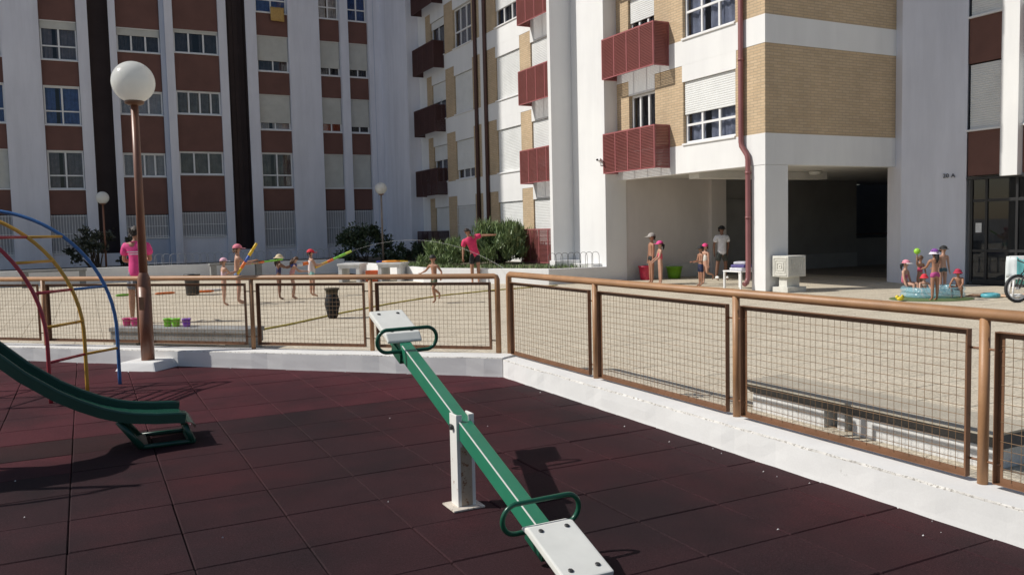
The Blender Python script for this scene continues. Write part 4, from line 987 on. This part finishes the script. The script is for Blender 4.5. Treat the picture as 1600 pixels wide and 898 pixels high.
        if hair[0] == 'tail': q.tube([(0, -hh*.4, hh*.02), (0, -hh*.58, -hh*.1), (0, -hh*.56, -hh*.5), (0, -hh*.5, -hh*.8)], [hh*.13, hh*.17, hh*.13, hh*.03], 8)
        ob = link('hair', q.mesh('hair', col(hair[1], .65), 0, Mh), t)
    if hat:
        kind, c = hat[0], hat[1]; c2 = hat[2] if len(hat) > 2 else c
        q = dome(hh*.485, hh*.13, .92); ho = link('hat', q.mesh('hat', col(c), 0, Mh), t)
        q = MB(); n = 20
        if kind == 'cap':
            A_ = [(hh*.47*math.cos(a), hh*.49*math.sin(a), hh*.15) for a in [math.pi*(.12+.76*i/10) for i in range(11)]]; Bq = [(p[0]*1.12, p[1]*1.0+hh*.42*math.sin(math.pi*(.12+.76*i/10)), hh*.08) for i, p in enumerate(A_)]
            q.strip(A_, Bq); q.strip([(p[0], p[1], p[2]-hh*.035) for p in Bq], [(p[0], p[1], p[2]-hh*.035) for p in A_]); q.strip(Bq, [(p[0], p[1], p[2]-hh*.035) for p in Bq])
        else:
            w2 = {'sun': .82, 'bucket': .68}[kind]; dz = {'sun': .03, 'bucket': -.08}[kind]
            A_ = [(hh*.48*math.cos(2*math.pi*i/n), hh*.50*math.sin(2*math.pi*i/n), hh*.15) for i in range(n+1)]; Bq = [(hh*w2*math.cos(2*math.pi*i/n), hh*w2*math.sin(2*math.pi*i/n), hh*dz) for i in range(n+1)]
            q.strip(A_, Bq); q.strip([(p[0], p[1], p[2]-hh*.03) for p in Bq], [(p[0], p[1], p[2]-hh*.03) for p in A_])
        link('brim', q.mesh('brim', col(c2), 0, Mh), ho)
    Rz = Matrix.Rotation(-rad(face), 4, 'Z')
    return t, [Rz @ p+Vector((x, y, z)) for p in J['hand']], (Rz @ hc+Vector((x, y, z))), hh
DN = (0, 0, -1)
HAIR = (.020, .012, .008); HAIRB = (.10, .05, .025)
# man in pink seen from behind, at the lamp
A_, hA, hcA, _ = person('person in hot pink shirt and grey shorts standing back turned beside the lamp pole', .86, 17.0, 14, 1.74, 0, (0, .03, 1), [((-.06, .02, -1), (-.02, -.04, -1)), ((.08, .0, -1), (.02, -.03, -1))],
    [((-.14, .14, -1), (.45, .9, -.1)), ((.12, .2, -1), (-.45, .9, .1))], [('shirt', PINK), ('shorts', (.16, .17, .20))], ('short', HAIR), child=False, group='helpers in pink shirts', look=20)
q = MB()
for zz, ww in ((1.325, .13), (1.285, .10)): q.box((-ww, -.166, zz), (ww, -.157, zz+.022))
q2 = part('shirt_print', q, col((.8, .62, .7)), A_)
q = MB()
for xx, zz, hh_ in ((-.10, .70, .16), (.06, .66, .20), (.12, .76, .08), (-.03, .60, .05)): q.box((xx, -.128, zz), (xx+.035, -.118, zz+hh_))
part('shorts_print', q, col((.7, .7, .72)), A_)
k1 = person('small child in a pink visor cap holding the foot of the yellow water tube', 2.80, 20.0, 80, 1.04, 1, (0, .05, 1), [((-.05, .05, -1), DN), ((.05, -.05, -1), (0, -.06, -1))], [((-.2, .5, -.8), (.1, .9, .25)), ((.15, .6, -.7), (-.1, .9, .3))], [('swimsuit', (.62, .45, .5))], ('short', HAIRB), ('cap', (.72, .42, .52), (.8, .7, .75)), look=10)
k2 = person('child in pink cap and denim blue bottoms, legs apart, aiming a green water gun', 3.16, 20.35, 95, 1.34, 1, (0, .06, 1), [((-.30, .15, -1), (-.12, -.08, -1)), ((.28, .05, -1), (.16, -.1, -1))], [((-.15, .75, -.55), (.1, 1, .2)), ((.15, .7, -.65), (-.05, 1, .05))], [('trunks', (.12, .20, .36))], ('short', HAIRB), ('cap', (.70, .20, .27), (.75, .35, .4)), look=-10)
k3 = person('child in a straw sun hat and navy swimsuit reaching forward with a water gun', 4.2, 20.8, 85, 1.06, 2, (0, .08, 1), [((-.05, .10, -1), DN), ((.05, .02, -1), (0, -.08, -1))], [((-.1, .8, -.5), (.0, 1, .25)), ((.1, .8, -.5), (0, 1, .2))], [('swimsuit', (.03, .03, .10))], ('long', HAIR), ('sun', (.62, .50, .32), (.66, .54, .36)))
k4 = person('child with long brown hair in a pink swimsuit stooping without a hat', 4.50, 20.75, 100, 1.02, 1, (0, .30, 1), [((-.06, .28, -1), (0, -.12, -1)), ((.06, .2, -1), (0, -.2, -1))], [((-.2, .6, -.7), (.1, .9, -.1)), ((.2, .6, -.8), (0, .9, 0))], [('swimsuit', (.60, .28, .28))], ('long', HAIRB))
k5 = person('child in bright red cap and aqua shorts holding a long green yellow water tube', 5.12, 21.25, 90, 1.15, 1, (0, -.02, 1), [((-.22, .02, -1), (-.06, -.02, -1)), ((.22, .04, -1), (.08, -.04, -1))], [((-.1, .55, -.75), (.1, 1, .15)), ((.15, .5, -.75), (-.2, .9, .25))], [('shorts', (.26, .50, .47)), ('vest', (.66, .56, .54))], ('short', HAIR), ('cap', (.70, .03, .05)))
k6 = person('bare chested child in dark green trunks running with one foot lifted', 6.85, 17.2, 245, 1.03, 0, (0, .10, 1), [((.0, .50, -1), (.02, -.9, -.5)), ((.04, -.10, -1), (0, -.22, -1))], [((-.45, -.35, -.8), (-.3, .5, -.8)), ((.75, .0, -.7), (.8, .1, -.35))], [('shorts', (.07, .09, .05))], ('short', BLACK), look=-20)
P2 = person('person in a hot pink shirt and black shorts leaning sideways with one arm stretched out', 10.3, 22.6, 205, 1.60, 0, (.36, .16, 1), [((-.05, .05, -1), (0, -.05, -1)), ((.02, .12, -1), (0, -.22, -1))], [((-1, .05, .10), (-1, .2, .02)), ((.10, .15, -1), (.05, .2, -1))], [('shirt', (.62, .03, .12)), ('shorts', BLACK)], ('short', HAIR), child=False, group='helpers in pink shirts', look=25)
b1 = person('bare chested child in grey cap and black trunks, the taller by the red tub', 13.76, 18.6, 285, 1.33, 0, (0, -.04, 1), None, None, [('trunks', BLACK)], ('short', HAIR), ('cap', (.36, .33, .31), (.42, .39, .36)))
g1 = person('child in pink cap and pink swimsuit with dark ponytail before the green tub', 13.80, 18.25, 290, 1.13, 1, (0, .02, 1), None, [((-.1, .35, -1), (.05, .8, -.6)), ((.1, .3, -1), (0, .8, -.6))], [('swimsuit', (.66, .10, .16))], ('tail', BLACK), ('cap', (.74, .07, .27)))
b2 = person('child in black cap and navy shorts facing left near the white shirted youth', 14.22, 17.1, 280, 1.0, 0, (0, -.02, 1), None, [((-.1, .2, -1), (.1, .9, -.1)), ((.1, .2, -1), (-.1, .9, -.1))], [('shorts', (.012, .018, .06))], ('short', BLACK), ('cap', BLACK, (.03, .03, .03)))
g2 = person('child in a pink cap and white swimsuit kicking one foot up behind', 14.72, 17.5, 262, 1.04, 1, (0, .03, 1), [((-.03, .05, -1), (0, -.95, -.25)), ((.03, .02, -1), DN)], None, [('swimsuit', (.70, .66, .60))], ('short', HAIR), ('cap', (.74, .06, .22)))
mB = person('youth in a white shirt, dark shorts and white shoes standing at the porch shade', 16.15, 18.5, 195, 1.48, 2, (0, 0, 1), [((-.12, .0, -1), DN), ((.18, .06, -1), (.1, -.04, -1))], [((-.25, -.12, -1), (.1, -.15, -1)), ((.25, -.12, -1), (-.1, -.15, -1))], [('shirt', (.72, .72, .76)), ('shorts', (.055, .06, .055)), ('shoes', (.78, .78, .76))], ('short', BLACK), ('cap', BLACK), child=False, group=None)
if 'group' in mB[0].keys(): del mB[0]['group']
PG = 'children round the paddling pool'
p1 = person('child in a pink and white cap sitting on the pool rim with a dark ponytail', 15.45, 12.0, 165, 1.02, 1, (0, .1, 1), [((-.15, 1, .05), (0, .1, -1)), ((.15, 1, .0), (0, .05, -1))], [((-.2, .2, -1), (0, .3, -1)), ((.2, .2, -1), (0, .4, -1))], [('swimsuit', (.50, .13, .20))], ('tail', BLACK), ('cap', (.74, .28, .36), (.75, .7, .68)), group=PG, seat=.27)
p2 = person('fair toddler in a red sun hat sitting in the paddling pool', 15.35, 11.45, 215, .80, 1, (0, .05, 1), [((-.2, 1, -.1), (0, .8, -.4)), ((.2, 1, -.1), (0, .8, -.4))], [((-.2, .5, -.8), (.1, .9, -.2)), ((.2, .5, -.8), (-.1, .9, -.2))], [('top', (.7, .6, .5))], ('short', (.45, .30, .14)), ('bucket', (.62, .03, .05)), group=PG, seat=.10)
p3 = person('child in purple and white sun hat standing before the pool, back turned', 14.80, 10.80, 20, .97, 0, (0, .05, 1), None, [((-.15, .5, -.8), (.1, .9, -.2)), ((.15, .5, -.8), (-.1, .9, -.2))], [('trunks', (.42, .06, .22)), ('top', (.08, .06, .07))], ('long', BLACK), ('bucket', (.20, .06, .30), (.72, .66, .72)), group=PG)
p4 = person('pale child in a black cap standing behind the paddling pool', 16.35, 11.75, 200, .98, 1, (0, .05, 1), None, None, [('trunks', (.05, .10, .12))], ('short', BLACK), ('cap', BLACK, (.05, .05, .05)), group=PG)
p5 = person('child raising one arm with a lime green ball beside the pool', 15.75, 11.85, 190, .80, 0, (0, .05, 1), None, [((-.2, .2, -1), (0, .3, -1)), ((.35, .35, .3), (.1, .1, 1))], [('swimsuit', (.42, .05, .10))], ('short', HAIRB), group=PG)
p6 = person('child in a dark red hat crouching at the right side of the pool', 15.75, 10.95, 250, .85, 0, (0, .35, 1), [((-.2, .9, .3), (0, -.3, -1)), ((.2, .9, .3), (0, -.3, -1))], [((-.2, .7, -.7), (.1, .9, -.5)), ((.2, .7, -.7), (-.1, .9, -.5))], [('trunks', (.25, .05, .08))], ('short', HAIR), ('bucket', (.42, .02, .06)), group=PG, seat=.2)
# one depsgraph pass turns every skinned figure into a mesh
dg = bpy.context.evaluated_depsgraph_get(); dg.update()
for o, name, mat, parent, extra, props in jobs:
    me = bpy.data.meshes.new_from_object(o.evaluated_get(dg)); me.name = name
    if extra:
        bm = bmesh.new(); bm.from_mesh(me); tmp = extra.mesh('t', mat); bm.from_mesh(tmp); bm.to_mesh(me); bm.free(); bpy.data.meshes.remove(tmp)
    me.materials.clear(); me.materials.append(mat)
    for p in me.polygons: p.use_smooth = True
    link(name, me, parent)
for o, *_ in jobs: bpy.data.objects.remove(o)

# ------------------------------------------------------------------ toys, water, hose
def stick(name, label, pts, r, cols__, cat='water gun', taper=None):
    t = thing(name, label, cat, pts[0]); n = len(cols__); A, Bv = Vector(pts[0]), Vector(pts[1])
    for k, c in enumerate(cols__):
        q = MB(); a, b = A.lerp(Bv, k/n), A.lerp(Bv, (k+1)/n); rr = r*(1.15 if k % 2 else 1.0)
        q.tube([a, a.lerp(b, .04), a.lerp(b, .96), b], [rr*.8, rr, rr, rr*.8], 10); wpart('tube_segment', q, col(c, .45), t)
YL, GR, OR, BL = (.72, .46, .02), (.22, .55, .06), (.75, .17, .03), (.04, .10, .42)
h1 = k1[1][1]; h2a = k2[1][0]; h2 = k2[1][1]; h5a, h5b = k5[1]
stick('water_tube', 'yellow water tube with a blue middle slanting up past the pink cap', [tuple(h1+Vector((-.03, -.03, -.08))), tuple(h1+Vector((.42, -.08, .62)))], .032, [YL, OR, BL, YL, YL])
stick('water_gun', 'thin lime green water gun with an orange grip pointing at the straw hat', [tuple(h2+Vector((-.12, 0, -.01))), tuple(h2+Vector((.62, .1, .06)))], .02, [GR, OR, GR, GR, GR])
h3 = k3[1][1]; stick('water_gun', 'blue and white water gun held by the child in the straw hat', [tuple(h3+Vector((-.1, 0, 0))), tuple(h3+Vector((.34, 0, .06)))], .042, [(.04, .06, .25), (.7, .7, .72), OR])
d5 = Vector((1.0, 0, .40)).normalized(); s5 = (h5a+h5b)/2
stick('water_tube', 'long green yellow and orange water tube held by the child in the red cap', [tuple(s5-d5*.42), tuple(s5+d5*.80)], .03, [BL, YL, YL, OR, GR, GR, (.45, .6, .08)])
WATER = sheermat('water_spray', (.85, .88, .92), .2, .05)
tip = s5+d5*.80; q = MB(); q.tube([tip+Vector((2.1*i*.2*1.0, .35*i*.2, 0.62*(i*.2)-.40*(i*.2)**2)) for i in range(0, 13)], [.004+.0008*i for i in range(13)], 6)
solid('water_jet', q, WATER, 'thin arc of water shooting over the hedge from the long tube', 'water jet')
q = MB(); q.tube([(1.55, 14.1, .012), (2.2, 14.0, .014), (3.2, 14.9, .014), (4.4, 16.2, .014), (5.9, 17.6, .014), (7.6, 18.9, .014), (9.4, 19.6, .014), (11.6, 20.0, .014)], .017, 8)
solid('garden_hose', q, col((.52, .42, .07), .5), 'yellow garden hose lying across the paving behind the fence', 'hose')
for (x, y, rz, c, lb_) in ((1.3, 25.0, .1, (.7, .7, .7), 'white water tube lying on the paving right of the man in pink'), (1.95, 25.1, .3, OR, 'orange water tube lying on the paving left of the black bin'), (2.95, 25.0, -.2, OR, 'orange water tube lying on the paving right of the black bin'), (3.25, 25.4, .1, (.72, .72, .72), 'white water tube lying on the paving by the small pink visor child'), (.95, 25.3, .5, GR, 'green water tube lying on the paving behind the man in pink')):
    q = MB(); q.tube([(-.28, 0, .035), (-.2, 0, .035), (.2, 0, .035), (.28, 0, .035)], [.02, .033, .033, .014], 8); solid('water_tube', q, col(c, .45), lb_, 'water gun', (x, y, 0), rz)
q = MB(); q.tube([(-.3, 0, .635), (-.1, 0, .635), (.12, 0, .635), (.3, 0, .635)], [.02, .035, .035, .02], 8); solid('water_gun', q, col((.8, .30, .03), .45), 'orange water gun lying across the right white stone table', 'water gun', (8.85, 25.95, 0), -.5)
q = MB(); q.tube([(-.25, 0, .63), (-.1, 0, .63), (.25, 0, .63)], [.03, .03, .02], 8); solid('water_gun', q, col((.03, .03, .30), .45), 'blue water gun lying on the left side of the right white stone table', 'water gun', (8.68, 26.25, 0), .3)
q = MB(); q.tube([(-.25, 0, .63), (.0, 0, .63), (.25, 0, .63)], [.025, .03, .02], 8); solid('water_gun', q, col(YL, .45), 'yellow water gun lying on the right end of the right white stone table', 'water gun', (9.12, 25.85, 0), -.35)
q = MB(); q.ball((0, 0, .0), .065, 14, 10); hb = p5[1][1]; solid('ball', q, col((.32, .62, .05), .4), 'lime green ball held up beside the pool', 'ball', tuple(hb+Vector((0, 0, .055))))

# ------------------------------------------------------------------ paddling pool, toys, chair, bicycle
POOLM = sheermat('clear_blue_vinyl', (.34, .66, .78), .34, .12); POOLW = sheermat('pool_water', (.45, .75, .85), .3, .03)
pp = thing('paddling_pool', 'clear blue inflatable paddling pool with children round it', 'pool', (15.55, 11.4, 0))
for k in range(2):
    q = MB(); q.tube([(.60*math.cos(2*math.pi*i/28), .52*math.sin(2*math.pi*i/28), .06+.105*k) for i in range(28)], .06, 10, closed=True); part('inflated_ring', q, POOLM, pp)
q = MB(); q.lathe([(.57, .12), (.001, .122)], (0, 0, 0), 28, True, 1, .86); part('pool_water', q, POOLW, pp)
q = MB(); q.prism([(.80*math.cos(2*math.pi*i/20+.3)*1.0, .62*math.sin(2*math.pi*i/20+.3)) for i in range(20)], 0, .008); solid('ground_mat', q, col((.12, .17, .06)), 'thin green mat spread under the front of the paddling pool', 'mat', (15.1, 11.1, .004), -.5)
q = MB(); q.ball((0, 0, .045), .06, 8, 6, (1.4, .9, .7)); q.tube([(.03, 0, .07), (.09, .02, .1), (.14, .03, .07)], .018, 6); q.ball((-.05, .03, .08), .035, 8, 5); solid('toy_boat', q, col((.78, .62, .03), .45), 'yellow plastic toy at the left end of the green mat', 'toy', (14.25, 11.15, .01))
q = MB(); q.tube([(.15*math.cos(2*math.pi*i/20), .13*math.sin(2*math.pi*i/20), .045) for i in range(20)], .045, 8, closed=True); solid('swim_ring', q, col((.10, .38, .45), .4), 'small teal swim ring on the paving right of the pool', 'swim ring', (16.15, 10.55, 0))
q = MB(); q.tube([(.11*math.cos(2*math.pi*i/16), .10*math.sin(2*math.pi*i/16), .035) for i in range(16)], .035, 8, closed=True); solid('swim_ring', q, col((.72, .74, .76), .4), 'small white swim ring beside the teal one', 'swim ring', (16.5, 10.25, 0))
def sheet(name, label, c, x, y, w_, d_, rz, seed):
    q = MB(); r = random.Random(seed); n = 8; g = [[(-w_/2+w_*i/n, -d_/2+d_*j/n, .012+.018*r.random()) for i in range(n+1)] for j in range(n+1)]
    q.grid(g)
    o = solid(name, q, col(c), label, 'towel', (x, y, 0), rz); md = o.modifiers.new('thick', 'SOLIDIFY'); md.thickness = .01
sheet('beach_towel', 'peach beach towel spread on the paving near the bicycle', (.58, .40, .27), 16.9, 10.35, 1.0, .6, -.5, 2); sheet('beach_towel', 'brown striped cloth lying on the paving behind the swim rings', (.22, .13, .08), 16.35, 10.9, .55, .4, .3, 4)
ch = thing('plastic_chair', 'white plastic chair draped with a teal and white towel at the right edge', 'chair', (16.25, 9.95, 0), rad(-50))
part('seat', B((-.22, -.22, .40), (.22, .22, .425)), ALU, ch, .01); part('backrest', B((-.22, .2, .45), (.22, .23, .84)), ALU, ch, .012)
for sx in (-1, 1):
    for sy in (-1, 1): 
        q = MB(); q.tube([(sx*.19, sy*.19, .4), (sx*.22, sy*.23, 0)], [.022, .017], 6); part('leg', q, ALU, ch)
q = MB(); rows = []
for j in range(13):
    f = j/12; zz = .86-abs(f-.45)*1.05 if f > .45 else .86-(.45-f)*1.0; yy = .255+.02*f if f > .5 else (.17 if f < .4 else .21)
    rows.append([(-.27+.54*i/10, yy+.02*math.sin(i*1.4+j*.2), zz+.012*math.sin(i)) for i in range(11)])
q.grid(rows)
m, n, b = newmat('teal_white_towel'); tc = n.nodes.new('ShaderNodeTexCoord'); sx_ = n.nodes.new('ShaderNodeSeparateXYZ'); n.links.new(tc.outputs['Generated'], sx_.inputs[0])
rr_ = ramp(n, sx_.outputs[0], [(0, (.70, .74, .74)), (.30, (.70, .74, .74)), (.32, (.16, .48, .48)), (.70, (.16, .48, .48)), (.72, (.68, .72, .73))]); rr_.color_ramp.interpolation = 'CONSTANT'
n.links.new(rr_.outputs[0], b.inputs['Base Color']); b.inputs['Roughness'].default_value = .9; TOWEL = m
tw = solid('draped_towel', q, TOWEL, 'teal and white towel draped over the back of the white plastic chair', 'towel', (16.25, 9.95, 0), rad(-50)); md = tw.modifiers.new('thick', 'SOLIDIFY'); md.thickness = .014
bk_ = thing('bicycle', 'small black bicycle with white rims leaning at the right picture edge', 'bicycle', (15.55, 9.63, 0), rad(-22))
RB_ = .24
for cx, nm in ((0, 'front'), (.78, 'rear')):
    q = MB(); q.tube([(cx+RB_*math.cos(2*math.pi*i/28), 0, RB_+.025+RB_*math.sin(2*math.pi*i/28)) for i in range(28)], .028, 8, closed=True); wo = part('wheel', q, col((.025, .025, .027), .6), bk_)
    q = MB(); q.tube([(cx+(RB_-.035)*math.cos(2*math.pi*i/28), 0, RB_+.025+(RB_-.035)*math.sin(2*math.pi*i/28)) for i in range(28)], .016, 6, closed=True); part('rim', q, ALU, wo)
    q = MB(); q.tube([(cx, -.04, RB_+.025), (cx, .04, RB_+.025)], .022, 8)
    for i in range(12): a = 2*math.pi*i/12; q.tube([(cx, .012*(-1)**i, RB_+.025), (cx+(RB_-.04)*math.cos(a), 0, RB_+.025+(RB_-.04)*math.sin(a))], .0022, 4, False)
    part('spokes', q, ALU, wo)
q = MB(); hub, rear, bb, hd_, st_ = (0, 0, .265), (.78, 0, .265), (.40, 0, .27), (.13, 0, .62), (.50, 0, .60)
for a, b, r_ in ((hd_, bb, .019), (hd_, st_, .017), (st_, bb, .017)): q.tube([a, b], r_, 8)
for s in (-.045, .045): q.tube([(bb[0], s*.5, bb[2]), (rear[0], s, rear[2])], .01, 6); q.tube([(st_[0], s*.4, st_[2]), (rear[0], s, rear[2])], .009, 6)
part('frame', q, col((.03, .03, .035), .35), bk_)
q = MB()
for s in (-.05, .05): q.tube([(0, s, .265), (.08, s, .5), (.115, s*.6, .56)], .013, 6)
q.tube([(.115, 0, .56), (.15, 0, .72)], .015, 8); part('fork', q, col((.03, .03, .035), .35), bk_)
q = MB(); q.tube([(.20, -.28, .80), (.14, -.2, .78), (.15, 0, .73), (.14, .2, .78), (.20, .28, .80)], .012, 8); part('handlebar', q, BOLT, bk_)
q = MB(); q.ball((.53, 0, .72), .1, 10, 6, (1.3, .65, .3)); q.tube([(.5, 0, .6), (.52, 0, .7)], .012, 6); part('saddle', q, col(BLACK, .5), bk_)
q = MB(); q.tube([(.40, -.07, .27), (.40, .07, .27)], .012, 6); q.tube([(.40, .06, .27), (.46, .06, .14)], .009, 6); q.tube([(.40, -.06, .27), (.34, -.06, .40)], .009, 6); q.box((.42, .05, .125), (.50, .12, .145)); q.box((.30, -.12, .395), (.38, -.05, .415)); part('crank', q, BOLT, bk_)
